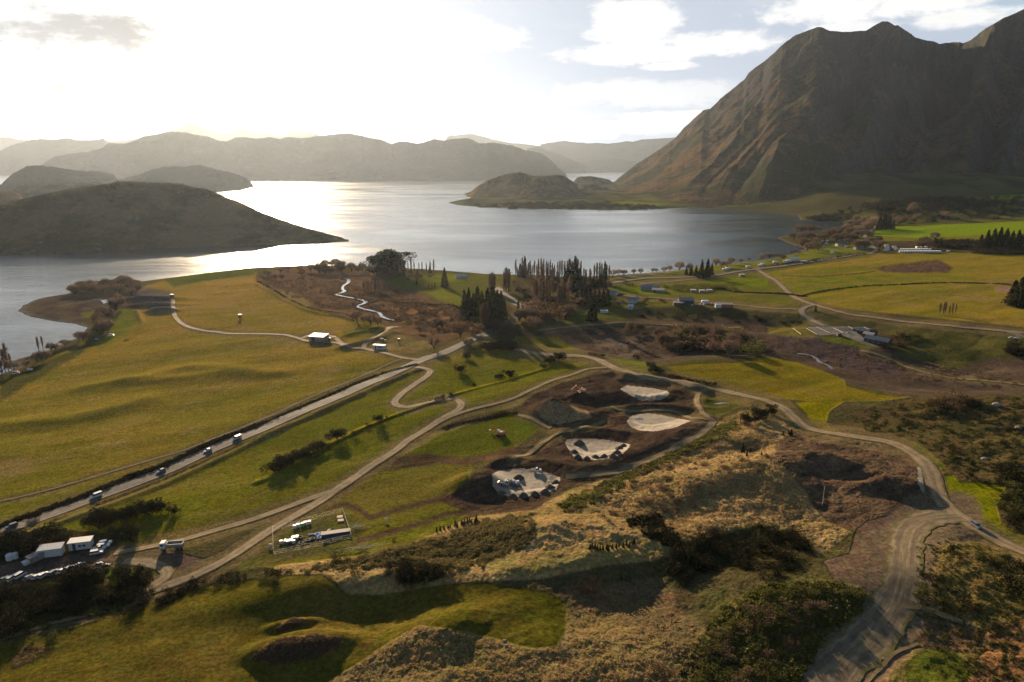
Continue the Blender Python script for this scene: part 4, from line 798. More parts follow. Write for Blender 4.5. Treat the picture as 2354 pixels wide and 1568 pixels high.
# every tree prototype is one metre tall and is scaled to its height
def conifer(seed, wide=.2, mat=None, lean=0):
    r = np.random.default_rng(seed); n = 1500; z = .04+.96*(1-(1-r.random(n))**.62*.98); z = np.clip(z, .04, 1)
    ang = r.random(n)*2*math.pi; tiers = .78+.22*np.cos(z*2*math.pi*15+ang)+.12*np.sin(ang*3+seed+z*9); rad = wide*(1-z)**.85*tiers*(.45+.55*np.sqrt(r.random(n)))+.006
    C0 = np.stack([rad*np.cos(ang), rad*np.sin(ang), z-.35*rad], 1); V = tris_at(C0, .030, r, .7)
    return limb_tris([((0,0,-.03),(0,0,.5),.018,.012),((0,0,.5),(0,0,.97),.012,.003)], M_BARK), tri_mesh('crown', V, mat or M_CON)
def poplar(seed, mat=None):
    r = np.random.default_rng(seed); segs = [((0,0,-.02),(0,0,.55),.014,.008),((0,0,.55),(0,0,.99),.008,.002)]; n = 230
    z0 = .05+.8*r.random(n)**.8; ang = r.random(n)*6.283; ln = .12+.22*r.random(n)*(1.1-z0); out = (.035+.045*np.sin(np.clip(z0*1.25, 0, 1)*3.14))*(.4+.8*r.random(n))
    P0 = np.stack([0*z0, 0*z0, z0], 1); P1 = np.stack([out*np.cos(ang), out*np.sin(ang), np.minimum(z0+ln, .99)], 1)
    V = []
    for k in range(n):
        d = P1[k]-P0[k]; s_ = np.cross(d, r.normal(size=3)); s_ /= np.linalg.norm(s_); w_ = .0042
        V += [P0[k]-s_*w_, P0[k]+s_*w_, P1[k]]
    m_ = 420; i = r.integers(0, n, m_); f_ = .3+.7*r.random((m_, 1)); C0 = P0[i]+(P1[i]-P0[i])*f_+r.normal(size=(m_, 3))*.010
    V = np.concatenate([np.array(V), tris_at(C0, .011, r, 1, .75, 2.4)])
    return limb_tris(segs, M_BARK), tri_mesh('crown', V, mat or M_BROWN)
def willow(seed, mat=None, spread=.42, dense=1.0):
    r = np.random.default_rng(seed); segs = [((0,0,-.03),(0,0,.16),.035,.026)]; ends = []
    for k in range(7):
        a = k*.9+r.random(); s_ = spread*(.5+.4*r.random()); e = np.array([s_*math.cos(a), s_*math.sin(a), .5+.25*r.random()]); segs.append(((0,0,.14), e*[.8,.8,1], .020, .008)); ends.append(e*[.8,.8,1])
    ends = np.array(ends); V = []; n = int(620*dense); u = r.normal(size=(n, 3)); u /= np.linalg.norm(u, axis=1)[:, None]; u[:, 2] = np.abs(u[:, 2])*.9-.12
    lob = 1+.16*np.sin(np.arctan2(u[:, 1], u[:, 0])*4+seed)+.1*np.sin(u[:, 2]*7+seed)
    tip = np.array([0, 0, .45])+u*np.array([spread, spread, .56])*lob[:, None]*(.82+.22*r.random((n, 1)))
    d2 = ((tip[:, None]-ends[None])**2).sum(-1); st = ends[d2.argmin(1)]*(.55+.45*r.random((n, 1)))+np.array([0, 0, .02])
    for k in range(n):
        d = tip[k]-st[k]; s_ = np.cross(d, r.normal(size=3)); s_ /= np.linalg.norm(s_)+1e-9; w_ = .0050
        V += [st[k]-s_*w_, st[k]+s_*w_, tip[k]]
    m_ = int(1300*dense); i = r.integers(0, n, m_); C0 = st[i]+(tip[i]-st[i])*(.55+.45*r.random((m_, 1)))+r.normal(size=(m_, 3))*.02
    V = np.concatenate([np.array(V), tris_at(C0, .015, r, 1, .35, 2.0)]); V[:, 2] = np.maximum(V[:, 2], .02)
    return limb_tris(segs, M_BARK), tri_mesh('crown', V, mat or M_BROWN)
def broadleaf(seed, mat=None, spread=.62, stem=.08):
    r = np.random.default_rng(seed); K = 16; cc = r.normal(size=(K, 3))*[spread*.42, spread*.42, .17]+[0, 0, stem+.42]; rr_ = .16+.12*r.random(K)
    n = 2000; i = r.integers(0, K, n); u = r.normal(size=(n, 3)); u /= np.linalg.norm(u, axis=1)[:, None]
    C0 = cc[i]+u*rr_[i][:, None]*(.55+.45*r.random((n, 1)))*[1.15, 1.15, .95]; C0[:, 2] = np.clip(C0[:, 2], stem*.6, 1)
    V = tris_at(C0, .042, r, .85)
    segs = [((0,0,-.04),(0,0,stem+.15),.035,.025)]+[((0,0,stem*.7), tuple(cc[k]), .02, .006) for k in range(5)]
    return limb_tris(segs, M_BARK), tri_mesh('crown', V, mat or M_DARK)
def shrub(seed, mat=None, spread=.75, n=520):
    r = np.random.default_rng(seed); K = 9; cc = r.normal(size=(K, 3))*[spread*.42, spread*.42, .1]+[0, 0, .38]; rr_ = .26+.2*r.random(K)
    i = r.integers(0, K, n); u = r.normal(size=(n, 3)); u /= np.linalg.norm(u, axis=1)[:, None]
    C0 = cc[i]+u*rr_[i][:, None]*(.5+.5*r.random((n, 1))); C0[:, 2] = np.maximum(C0[:, 2], .03)
    return None, tri_mesh('shrub', tris_at(C0, .062, r, .85), mat or M_DARK)
PROTO = {'conifer': [conifer(s, w) for s, w in ((1,.2),(2,.25),(3,.17),(4,.22))], 'pine': [conifer(11,.34), broadleaf(14, M_CON, .42, .25)],
 'poplar': [poplar(s) for s in (21,22,23)], 'willow': [willow(s) for s in (31,32,33,34)], 'tanwillow': [willow(s, M_TAN, .42) for s in (35,36)],
 'broad': [broadleaf(s) for s in (41,42,43)], 'shrub': [shrub(s) for s in (51,52,53,54)], 'olive': [shrub(s, M_OLIVE) for s in (61,62,63)],
 'brownshrub': [shrub(s, M_RUST) for s in (71,72)], 'scrubby': [shrub(s, M_SCRUB) for s in (81,82,83)]}
KINDN = {'conifer': ('conifer_tree','conifer'), 'pine': ('pine_tree','pine tree'), 'poplar': ('poplar_tree','poplar'), 'willow': ('willow_tree','willow'), 'tanwillow': ('willow_tree','willow'),
 'broad': ('evergreen_tree','evergreen tree'), 'shrub': ('shrub','shrub'), 'olive': ('shrub','shrub'), 'brownshrub': ('shrub','shrub'), 'scrubby': ('shrub','shrub')}
def ground_z(x, y): return float(HG(x, y))
def plant(kind, px, py, hpx, label, group, sx=1.0, lowz=0.0):
    p = P3(px, py); dist = math.sqrt(p.x**2+p.y**2+(CAMH-p.z)**2); H_ = hpx*dist/FPX*(1.22 if kind == 'broad' else 1.08)
    ps = PROTO[kind]; tr, cr = ps[random.randrange(len(ps))]; nm, cat = KINDN[kind]
    if tr is None: o = link(nm, cr)
    else:
        o = bpy.data.objects.new(nm, None); COL.objects.link(o); o.empty_display_size = .1
        link('trunk', tr, o); link('crown', cr, o)
    w_ = H_*sx*random.uniform(.88, 1.12); o.location = (p.x, p.y, p.z-.02*H_-lowz); o.rotation_euler = (0, 0, random.uniform(0, 6.28)); o.scale = (w_, w_, H_)
    return tag(o, label, cat, group)
def grove(kind, items, desc, place, group, sx=1.0):
    """items (px, py, height px[, width factor]); each tree is told apart by its turn from the left"""
    items = sorted(items, key=lambda q: q[0])
    for i, it in enumerate(items):
        k = kind if isinstance(kind, str) else random.choice(kind)
        lab = f"{desc} {place}" if len(items) == 1 else f"{desc} {place}, {ordn(i)} from the left"
        plant(k, it[0], it[1], it[2], lab, group if len(items) > 1 else None, (it[3] if len(it) > 3 else 1.0)*sx)
def rnd_in(P, n, hlo, hhi, seed, sx=1.0):
    r = random.Random(seed); P = np.array(P, float); out = []
    while len(out) < n:
        x = r.uniform(P[:, 0].min(), P[:, 0].max()); y = r.uniform(P[:, 1].min(), P[:, 1].max())
        if inside(np.array([x]), np.array([y]), P)[0]: out.append((x, y, r.uniform(hlo, hhi), sx))
    return out
def along(P, n, hlo, hhi, seed, jy=1.5):
    r = random.Random(seed); P = np.array(P, float); t_ = np.linspace(0, len(P)-1, n); out = []
    for a in t_:
        i = min(int(a), len(P)-2); q = P[i]+(P[i+1]-P[i])*(a-i); out.append((q[0]+r.uniform(-2, 2), q[1]+r.uniform(-jy, jy), r.uniform(hlo, hhi)))
    return out
def thicket(items, kinds, label, seed, name='thicket'):
    """a mass of shrubs that reads as one: merged copies of the shrub shapes"""
    r = random.Random(seed); out = []
    for it in items:
        p = P3(it[0], it[1]); dist = math.sqrt(p.x**2+p.y**2+(CAMH-p.z)**2); H_ = it[2]*dist/FPX; w_ = H_*(it[3] if len(it) > 3 else 1)*r.uniform(.9, 1.15)
        me = r.choice(PROTO[kinds])[1]; V = np.zeros(len(me.vertices)*3, np.float32); me.vertices.foreach_get('co', V); V = V.reshape(-1, 3)
        a = r.uniform(0, 6.28); c, s_ = math.cos(a), math.sin(a)
        out.append(np.stack([(V[:, 0]*c-V[:, 1]*s_)*w_+p.x, (V[:, 0]*s_+V[:, 1]*c)*w_+p.y, V[:, 2]*H_+p.z-.03*H_], 1))
    return tag(link(name, tri_mesh(name, np.concatenate(out), PROTO[kinds][0][1].materials[0])), label, name, None, 'stuff')
# conifers
grove('conifer', [(1068,728,60),(1078,736,72),(1088,742,66),(1098,738,78),(1108,745,74),(1121,744,80),(1132,742,84),(1143,740,70),(1152,735,64),(1160,722,34)], 'tall dark conifer', 'in the big clump beside the highway', 'conifers in the clump by the highway', 1.15)
grove('pine', [(866,634,42),(877,635,48),(889,634,52),(901,635,60),(911,633,48)], 'tall ragged pine', 'on the lake shore left of the poplar row', 'ragged pines on the shore', 1.1)
grove('conifer', [(1022,659,42,1.3)], 'lone bushy conifer', 'on the lawn near the lake', None)
grove('conifer', [(926,633,38)], 'pointed conifer', 'just right of the ragged lakeside pines', None)
grove('conifer', [(988,628,19),(959,629,12),(958,655,15),(985,661,12),(993,661,10),(999,660,11),(835,660,14)], 'small conifer', 'on the lakeside lawn', 'small conifers on the lawn', 1.1)
grove('conifer', [(1195,636,30),(1206,637,46,1.1),(1246,645,28),(1298,655,42),(1308,657,60),(1321,660,68),(1332,656,40),(1389,655,52)], 'tall dark conifer', 'among the lakeside poplars', 'conifers among the lakeside poplars')
grove('conifer', [(1326,698,34),(1336,700,38),(1346,702,37),(1356,700,36),(1366,702,36),(1376,704,38),(1386,704,38),(1396,702,36)], 'broad dark conifer', 'in the wide shelter belt before the poplars', 'conifers of the wide shelter belt', 1.25)
grove('conifer', [(1361,737,60,1.25)], 'large bushy conifer', 'in front of the wide shelter belt', None)
grove('conifer', [(1191,722,32)], 'slim conifer', 'right of the highway bend', None)
grove('conifer', [(1577,632,18),(1588,634,22),(1599,635,24),(1612,634,34),(1625,636,38),(1635,633,26),(1606,640,20),(1620,640,22)], 'dark conifer', 'beside the camping ground shore', 'conifers beside the camping ground', 1.25)
grove('conifer', [(1874,716,13,1.2)], 'small conifer', 'at the road junction', None)
grove('conifer', [(2252,572,26),(2266,572,34),(2280,574,38),(2294,574,40),(2308,575,38),(2322,576,34),(2336,576,36),(2352,577,38),(2366,578,36)], 'dark conifer', 'in the belt below the bright green field', 'conifers below the bright green field', 1.6)
grove('conifer', [(2326,700,44),(2340,706,54),(2356,706,56)], 'large dark conifer', 'at the right edge of the big paddocks', 'conifers at the right edge', 1.5)
grove('conifer', [(2020,528,28),(2031,527,34),(2042,526,28),(2052,526,18)], 'dark conifer', 'where the lake road leaves the camping ground', 'conifers by the far lake road', 1.3)
# poplars
grove('poplar', [(938,629,24),(945,630,36),(952,629,26),(963,629,24),(970,630,26),(980,629,24),(989,629,27),(997,630,32)], 'bare poplar', 'in the lakeside row by the ragged pines', 'bare poplars by the ragged pines', 1.0)
grove('poplar', [(1185,636,38),(1200,637,44),(1218,638,38),(1228,638,37),(1237,640,43),(1243,640,45),(1249,641,44),(1255,640,40),(1259,641,38),(1264,641,41),(1269,642,36),(1274,641,32)], 'bare poplar', 'in the left part of the long lakeside row', 'bare poplars of the long lakeside row')
grove('poplar', along([(1190,640),(1280,646)], 16, 22, 36, 51, 4), 'slender bare poplar', 'in the second row behind the lakeside poplars', 'second row of lakeside poplars', 1.2)
grove(['conifer','poplar'], rnd_in([(1200,655),(1300,650),(1400,662),(1400,680),(1240,672)], 22, 22, 44, 52), 'dark tree', 'within the belt below the lakeside poplars', 'trees within the lakeside belt', 1.5)
grove('poplar', [(1281,641,38),(1286,641,41),(1291,642,43),(1297,642,40),(1303,642,42),(1314,643,42),(1327,645,48),(1334,645,44),(1341,643,26),(1346,642,22)], 'bare poplar', 'in the middle part of the long lakeside row', 'bare poplars of the long lakeside row')
grove('poplar', [(1365,648,38),(1371,650,44),(1377,650,45),(1382,650,43),(1393,652,42),(1399,650,38)], 'bare poplar', 'at the right end of the long lakeside row', 'bare poplars of the long lakeside row')
grove('poplar', [(1226,697,50),(1233,700,55),(1241,698,58),(1249,702,57),(1256,700,60),(1262,699,52),(1284,708,54),(1291,710,62),(1298,711,60),(1304,708,54)], 'bare leaning poplar', 'between the highway and the shelter belt', 'bare poplars between highway and shelter belt', 1.5)
grove('poplar', [(1126,670,40),(1131,671,44),(1136,672,42),(1158,672,46),(1163,673,56),(1169,672,52)], 'bare poplar', 'behind the highway conifer clump', 'bare poplars behind the conifer clump', 1.7)
grove('poplar', [(1107,754,52),(1113,757,60),(1120,756,62)], 'bare poplar', 'in front of the highway conifer clump', 'bare poplars before the conifer clump', 1.3)
grove('poplar', [(89,806,26),(99,802,24),(12,852,40),(19,850,50),(27,850,30)], 'thin bare poplar', 'on the left lake shore', 'thin poplars on the left shore', 1.5)
grove('poplar', along([(840,668),(884,670)], 10, 18, 26, 3), 'short bare poplar', 'beside the stream', 'short poplars beside the stream', 2.2)
grove('poplar', along([(2158,722),(2195,722)], 6, 16, 24, 5), 'thin bare poplar', 'along the right gravel road', 'thin poplars by the right gravel road', 1.6)
# willows along the lake
grove(['willow', 'tanwillow'], [(1408,638,20),(1421,634,17),(1434,635,17),(1456,631,14),(1472,630,14),(1500,627,12),(1508,627,11),(1526,627,16),(1539,624,15),(1561,622,22,1.1),(1584,622,18),(1645,613,20),(1659,616,17),(1671,615,17),(1680,608,17),(1702,605,12),(1721,601,9),(1750,599,16)], 'bare rounded willow', 'on the lake beach', 'bare willows along the beach', 1.15)
grove('willow', [(1767,596,14),(1779,593,11),(1788,592,10),(1799,598,14),(1817,586,9),(1828,583,9),(1836,584,8)], 'bare willow', 'on the beach left of the shingle spit', 'bare willows left of the shingle spit', 1.2)
grove('willow', rnd_in([(1812,546),(1850,535),(1900,536),(1950,545),(1985,552),(1960,560),(1900,556),(1830,560)], 24, 15, 24, 3, 1.2), 'bare reddish willow', 'in the grove behind the shingle spit', 'willow grove behind the spit')
grove('willow', rnd_in([(1832,562),(1880,560),(1890,575),(1850,580)], 8, 15, 22, 4, 1.1), 'bare willow', 'at the camp end of the willow grove', 'willows by the camp')
grove('willow', rnd_in([(1940,560),(1980,550),(1990,575),(1960,582)], 6, 16, 24, 5, 1.1), 'bare willow', 'beside the camp buildings', 'willows by the camp buildings')
grove('tanwillow', [(1990,534,24,1.0),(1998,530,27,1.0),(2006,527,28,1.0),(2013,524,26,1.0),(1955,522,16),(1966,514,20),(1945,528,14),(1975,518,14),(1982,512,14)], 'pale bare willow', 'where the lake road meets the bay', 'pale willows by the bay')
grove(['tanwillow','willow'], [(2052,508,16),(2097,487,20),(2090,492,16),(2106,494,18),(2147,554,20),(2165,500,14),(2173,503,16),(2135,498,12)], 'bare pale tree', 'on the foothill above the bright green field', 'bare trees on the foothill')
grove('willow', rnd_in([(2090,560),(2130,556),(2145,572),(2100,578)], 6, 16, 24, 6), 'bare brown tree', 'behind the caravan storage yard', 'bare trees behind the storage yard')
grove('willow', rnd_in([(2005,560),(2020,545),(2024,575),(2008,578)], 5, 14, 20, 6), 'bare brown tree', 'on the outside of the lake road bend', 'bare trees at the lake road bend')
grove('willow', rnd_in([(705,620),(760,614),(835,618),(840,630),(720,634)], 22, 16, 26, 7, 1.1), 'bare brown willow', 'in the thicket at the head of the stream', 'willows at the stream head')
grove('willow', rnd_in([(590,625),(700,618),(700,640),(600,650)], 14, 9, 14, 17, 1.3), 'low bare willow', 'in the marsh thicket by the shore', 'low willows in the marsh')
grove('willow', [(849,632,18),(858,634,20),(820,740,30),(852,748,29),(868,750,24),(836,742,18),(965,766,18),(1003,757,30),(1016,757,28),(998,804,34),(1058,778,44),(1078,760,26),(1078,800,28),(1100,766,26),(1092,778,28),(1040,760,20)], 'bare spreading willow', 'along the stream flats', 'bare willows along the stream flats', 1.05)
grove(['willow','brownshrub'], rnd_in([(1190,735),(1230,700),(1300,715),(1310,742),(1220,752)], 16, 24, 38, 8, 1.1), 'bare reddish willow', 'below the leaning poplars', 'willows below the leaning poplars')
grove('willow', rnd_in([(1120,770),(1190,730),(1240,755),(1220,775),(1150,785)], 16, 22, 36, 9, 1.1), 'dark bare willow', 'where the highway enters the trees', 'dark willows beside the highway')
grove('willow', rnd_in([(1425,760),(1450,750),(1490,765),(1500,780),(1440,775)], 8, 18, 26, 10), 'bare brown willow', 'left of the central thicket', 'willows left of the central thicket')
grove(['willow','willow','brownshrub','scrubby'], rnd_in([(1490,790),(1560,770),(1660,770),(1745,800),(1740,818),(1640,822),(1530,810)], 52, 26, 42, 12, 1.05), 'bare brown bush', 'in the central valley thicket', 'bare bushes of the central thicket')
grove('willow', rnd_in([(250,700),(275,690),(290,705),(262,716)], 6, 18, 26, 13), 'bare brown willow', 'beside the small lagoon', 'willows beside the lagoon')
grove('willow', rnd_in([(222,735),(262,725),(266,765),(230,772)], 9, 24, 36, 14, 1.0), 'bare dark willow', 'on the left shore below the lagoon', 'willows on the left shore')
grove('willow', [(182,784,22),(192,786,24),(205,784,22),(150,796,15,1.6),(118,808,20),(128,806,16),(84,834,22),(96,832,24),(106,828,20),(5,862,34),(32,856,24),(60,846,16)], 'bare willow', 'along the lower left beach', 'willows along the lower left beach')
grove(['willow'], rnd_in([(162,668),(300,650),(325,655),(320,680),(170,680)], 26, 14, 22, 15, 1.3), 'low bare willow', 'on the marshy point by the left lake', 'low willows on the marshy point')
# paddock trees
thicket(rnd_in([(1185,652),(1300,650),(1400,658),(1405,690),(1310,712),(1230,705),(1180,690)], 70, 14, 30, 41, 1.1), 'willow', 'mass of bare brown growth beneath the lakeside poplars and conifers', 41)
thicket(rnd_in([(850,640),(930,628),(1000,632),(1000,642),(900,655)], 26, 9, 18, 42, 1.2), 'willow', 'mass of bare brown growth around the ragged lakeside pines', 42)
thicket(rnd_in([(900,690),(1000,700),(1100,745),(1110,770),(1040,765),(960,740),(900,720)], 40, 6, 12, 43, 1.6), 'willow', 'mass of low brown growth across the wetland below the lawn', 43)
thicket(rnd_in([(1870,535),(1960,520),(2010,515),(2060,500),(2120,500),(2100,515),(2000,530),(1990,545)], 44, 8, 18, 44, 1.4), 'willow', 'mass of bare brown growth around the head of the bay', 44)
grove('broad', [(1072,824,14,1.2),(1059,857,18,1.1)], 'round dark tree', 'alone on the sloping green paddock', 'lone trees on the green paddock')
grove('broad', [(1144,872,11),(1151,869,10),(1171,864,14,1.1)], 'small dark round tree', 'along the bright bank', 'small trees along the bright bank', 1.2)
grove('broad', along([(1120,806),(1180,803)], 9, 17, 23, 16), 'dark tree', 'in the hedge beside the upper haul road', 'hedge trees beside the haul road', 1.1)
grove('shrub', [(1090,886,7,1.4),(1036,910,11),(1018,916,10),(1008,918,8),(1000,920,6),(989,922,4)], 'small dark shrub', 'beside the hairpin track', 'shrubs beside the hairpin track')
grove('broad', [(870,969,16,1.1)], 'small round tree', 'on the bright bank right of the umbrella tree', None)
grove('shrub', [(879,968,9),(888,961,6),(848,979,7,1.6),(813,999,12)], 'dark shrub', 'near the umbrella-shaped tree', 'shrubs near the umbrella tree')
grove('broad', [(775,1010,24,1.3)], 'umbrella-shaped dark tree', 'casting a long shadow on the middle paddock', None)
grove('broad', [(640,1082,28),(654,1077,25),(668,1069,22),(682,1061,21),(700,1053,24),(718,1038,19),(730,1033,15),(742,1031,14)], 'dark evergreen tree', 'in the row along the middle paddock', 'row of evergreens in the middle paddock', 1.2)
grove('broad', [(207,1212,21),(228,1209,33),(244,1206,26),(257,1202,22),(278,1197,22),(295,1192,24),(309,1188,28),(342,1180,26),(352,1178,20),(371,1176,20),(400,1182,15)], 'dark evergreen tree', 'in the row above the parking yard', 'evergreens above the parking yard', 1.1)
grove('broad', [(267,1232,18),(304,1242,34,.8)], 'dark evergreen', 'beside the yard entrance', 'evergreens at the yard entrance')
grove('broad', [(112,1238,24),(141,1248,22),(83,1192,14)], 'round dark bush', 'between highway and site cabins', 'bushes between highway and cabins', 1.2)
grove('broad', rnd_in([(-10,1255),(20,1236),(75,1240),(95,1262),(60,1280),(0,1282)], 10, 20, 30, 18, 1.3), 'dark evergreen', 'at the lower left roadside', 'evergreens at the lower left roadside')
grove('broad', [(192,1345,40),(180,1350,30),(205,1348,30),(277,1326,20),(298,1346,30),(318,1342,26),(330,1348,24),(285,1350,20)], 'dark evergreen', 'below the row of parked cars', 'evergreens below the parked cars', 1.1)
grove(['shrub','broad'], [(1284,829,19,1.5),(1275,832,12,1.5),(1260,836,14),(1249,845,8,1.6),(1369,818,9),(1357,816,8),(1384,821,8,1.4),(1466,824,8),(1457,822,6)], 'dark shrub', 'at the edge of the upper haul road', 'shrubs at the upper haul road')
grove('shrub', rnd_in([(1482,835),(1510,845),(1520,860),(1495,856)], 9, 10, 14, 19), 'dark shrub', 'at the left tip of the yellow-green field', 'shrubs at the tip of the field')
grove('shrub', along([(1538,866),(1570,873),(1605,880),(1642,886)], 16, 6, 10, 20), 'small dark shrub', 'along the yellow-green field', 'line of shrubs beside the field')
grove('broad', [(1716,975,22,1.1),(1747,962,24,1.1),(1737,970,12),(1775,951,18,1.1)], 'round dark tree', 'on the knoll inside the haul road bend', 'trees on the knoll by the haul road')
grove('shrub', [(2010,989,10),(1996,972,9,1.6),(2082,972,12,1.6),(2066,987,10),(2187,1035,14),(2165,1021,6),(2187,994,9),(2227,992,8),(2265,1031,9),(2303,1021,10),(2227,1094,11),(2237,1068,7,1.5),(2202,1064,6),(2270,1072,6),(2265,1112,9),(2297,1108,10),(2240,1110,6),(2172,938,10),(2150,950,8,2),(2330,990,8,2)], 'dark shrub', 'on the dry slope right of the haul road', 'shrubs right of the haul road')
grove(['shrub','scrubby'], rnd_in([(2300,1085),(2353,1075),(2380,1180),(2330,1210),(2305,1160),(2318,1115)], 26, 14, 24, 21, 1.2), 'grey-green shrub', 'beyond the lime green patch', 'shrubs beyond the lime patch')
grove(['shrub','brownshrub'], rnd_in([(2135,925),(2180,905),(2235,920),(2240,940),(2160,945)], 14, 12, 20, 22, 1.3), 'brown shrub', 'on the right valley side', 'shrubs on the right valley side')
grove(['shrub','scrubby'], [(2145,1333,17),(2125,1372,26),(2227,1398,22),(2205,1284,9),(2260,1282,15,1.3),(2297,1300,11,1.6),(2185,1264,14),(2327,1350,30),(2340,1320,26),(2350,1370,30),(2180,1395,12,1.6),(2310,1280,12)], 'dark shrub', 'on the grassy slope right of the rutted road', 'shrubs right of the rutted road', 1.1)
grove('brownshrub', [(1514,1545,30,1.2),(1419,1568,18,1.2),(1352,1358,18,1.3)], 'lone dark brown bush', 'in the lower middle grassland', 'lone bushes in the lower grassland')
grove('scrubby', [(780,1288,18,1.7),(905,1243,10),(818,1318,12,1.6),(812,1305,10)], 'dark bush', 'below the fenced stockpile', 'bushes below the fenced stockpile')
thicket(rnd_in([(875,1310),(900,1296),(1000,1300),(1035,1312),(1010,1335),(940,1345),(890,1325)], 34, 14, 22, 23, 1.1), 'shrub', 'mass of dark shrub growth in the thicket above the green fairway', 193)
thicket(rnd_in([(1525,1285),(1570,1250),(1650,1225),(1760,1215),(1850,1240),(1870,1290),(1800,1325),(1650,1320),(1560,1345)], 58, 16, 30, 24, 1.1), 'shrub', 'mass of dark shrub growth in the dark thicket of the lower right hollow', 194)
thicket(rnd_in([(0,1365),(120,1345),(330,1360),(300,1390),(120,1430),(0,1470)], 60, 16, 28, 25, 1.2), 'shrub', 'mass of dark shrub growth in the scrub below the parking yard', 195)
thicket(rnd_in([(290,1415),(330,1375),(480,1330),(640,1312),(640,1330),(480,1350),(340,1400)], 34, 10, 18, 26, 1.3), 'shrub', 'mass of dark shrub growth in the hedge above the lower green', 196)
grove('scrubby', [(600,1338,12),(612,1336,14),(625,1338,16),(636,1340,14),(120,1470,14,1.4),(70,1482,8),(781,1406,6,1.6)], 'low bush', 'on the lower left green', 'bushes on the lower left green')
grove('conifer', along([(1355,1262),(1400,1262),(1455,1252)], 15, 9, 15, 27, 3), 'small dark sapling', 'on the golden slope', 'saplings on the golden slope', 1.3)
grove('conifer', along([(1005,1225),(1060,1205),(1095,1200)], 15, 9, 15, 28, 3), 'small dark sapling', 'above the scrub by the green strip', 'saplings above the scrub', 1.3)
grove('conifer', [(1707,1040,20),(1716,1048,12),(1724,1040,12),(1750,1046,10),(1438,1335,9),(1428,1333,11),(1448,1338,8),(1818,1000,14),(1812,998,10),(1800,1000,9)], 'small dark sapling', 'scattered over the dry hillside', 'scattered saplings', 1.3)
thicket(rnd_in([(1430,740),(1500,715),(1700,722),(1850,742),(1820,748),(1500,738)], 22, 6, 11, 29, 1.6), 'shrub', 'mass of dark shrub growth on the terrace scarp below the farm', 201)
thicket(rnd_in([(1510,660),(1600,655),(1680,650),(1690,668),(1620,672),(1540,670)], 34, 6, 11, 30, 1.5), 'olive', 'mass of dark green shrub growth in the scrub belt behind the farm sheds', 202)
grove('shrub', [(1437,656,7),(1448,657,8),(1480,697,7),(1485,693,8),(1428,680,6),(1522,693,7,1.4),(1420,700,8)], 'small shrub', 'around the farm cottages', 'shrubs around the cottages')
grove('tanwillow', [(1421,704,16,1.2)], 'round golden bare tree', 'left of the white cottage', None)
thicket(along([(1770,612),(1830,606),(1885,598),(1985,584)], 40, 3, 6, 31, 1), 'shrub', 'mass of tiny shrub growth in the line between camp and lake road', 205)
thicket(rnd_in([(1990,475),(2060,462),(2200,458),(2280,470),(2260,480),(2050,490)], 46, 8, 14, 32, 1.8), 'shrub', 'mass of dark shrub growth on the foothill beyond the fields', 206)
thicket(rnd_in([(2120,560),(2250,556),(2250,572),(2150,578)], 22, 9, 15, 33, 1.6), 'shrub', 'mass of brown shrub growth between storage yard and dark conifers', 207)
thicket(rnd_in([(2230,580),(2353,575),(2353,586),(2250,584)], 14, 7, 12, 34, 2.0), 'shrub', 'mass of grey brown shrub growth below the dark conifer belt', 208)
grove(['shrub','scrubby','brownshrub'], rnd_in([(2020,775),(2060,765),(2110,775),(2100,800),(2050,806),(2020,800)], 22, 8, 14, 35, 1.3), 'brown green shrub', 'behind the long lodge building', 'shrubs behind the lodge')
grove(['shrub','scrubby'], rnd_in([(2300,790),(2353,780),(2360,815),(2310,820)], 12, 8, 16, 36, 1.3), 'green shrub', 'at the right end of the gravel road', 'shrubs at the gravel road end')
thicket(rnd_in([(1160,484),(1300,478),(1420,482),(1500,482),(1480,470),(1300,462),(1180,464)], 46, 4, 7, 37, 2.2), 'shrub', 'mass of dark bush growth on the far headland shore', 211)
grove('shrub', rnd_in([(1848,503),(1900,498),(1945,505),(1930,512),(1880,508)], 14, 6, 10, 38, 1.8), 'dark bush', 'on the bay shore below the mountain', 'bushes on the bay shore')

# scrub, tussock and roadside growth nobody could count
def clumps(name, pts, size, mat, label, seed, n=14, flat=.8, leaf=.16):
    r = np.random.default_rng(seed); N = len(pts); s = r.uniform(size[0], size[1], N)
    u = r.normal(size=(N, n, 3)); u /= np.linalg.norm(u, axis=2)[..., None]; u[..., 2] = np.abs(u[..., 2])*flat
    C0 = pts[:, None]+u*s[:, None, None]*(.35+.65*r.random((N, n, 1)))*.5
    V = tris_at(C0.reshape(-1, 3), np.repeat(s, n)[:, None]*leaf, r, .9, .3)
    return tag(link(name, tri_mesh(name, V, mat)), label, name.replace('_', ' '), None, 'stuff')
def stuff(name, P, cnt, size, mat, label, seed, **kw):
    r = np.random.default_rng(seed); P = np.array(P, float); lo = P.min(0); hi = P.max(0); u = lo[0]+(hi[0]-lo[0])*r.random(cnt*4); v = lo[1]+(hi[1]-lo[1])*r.random(cnt*4)
    nz = perlin(u*.05, v*.08)+.5*perlin(u*.17, v*.2); k = inside(u+22*perlin(u*.04, v*.05)+10*perlin(u*.13, v*.15), v+12*perlin(u*.05+7, v*.06), P) & (nz > kw.pop('cut', -.2)); u = u[k][:cnt]; v = v[k][:cnt]
    pts = np.array([P3(a, b_) for a, b_ in zip(u, v)]); return clumps(name, pts, size, mat, label, seed, **kw)
TUS = [(1280,1165),(1420,1090),(1520,1050),(1650,990),(1700,960),(1790,960),(1780,1020),(1830,1080),(1850,1150),(1870,1190),(1700,1215),(1560,1260),(1440,1200),(1380,1170)]
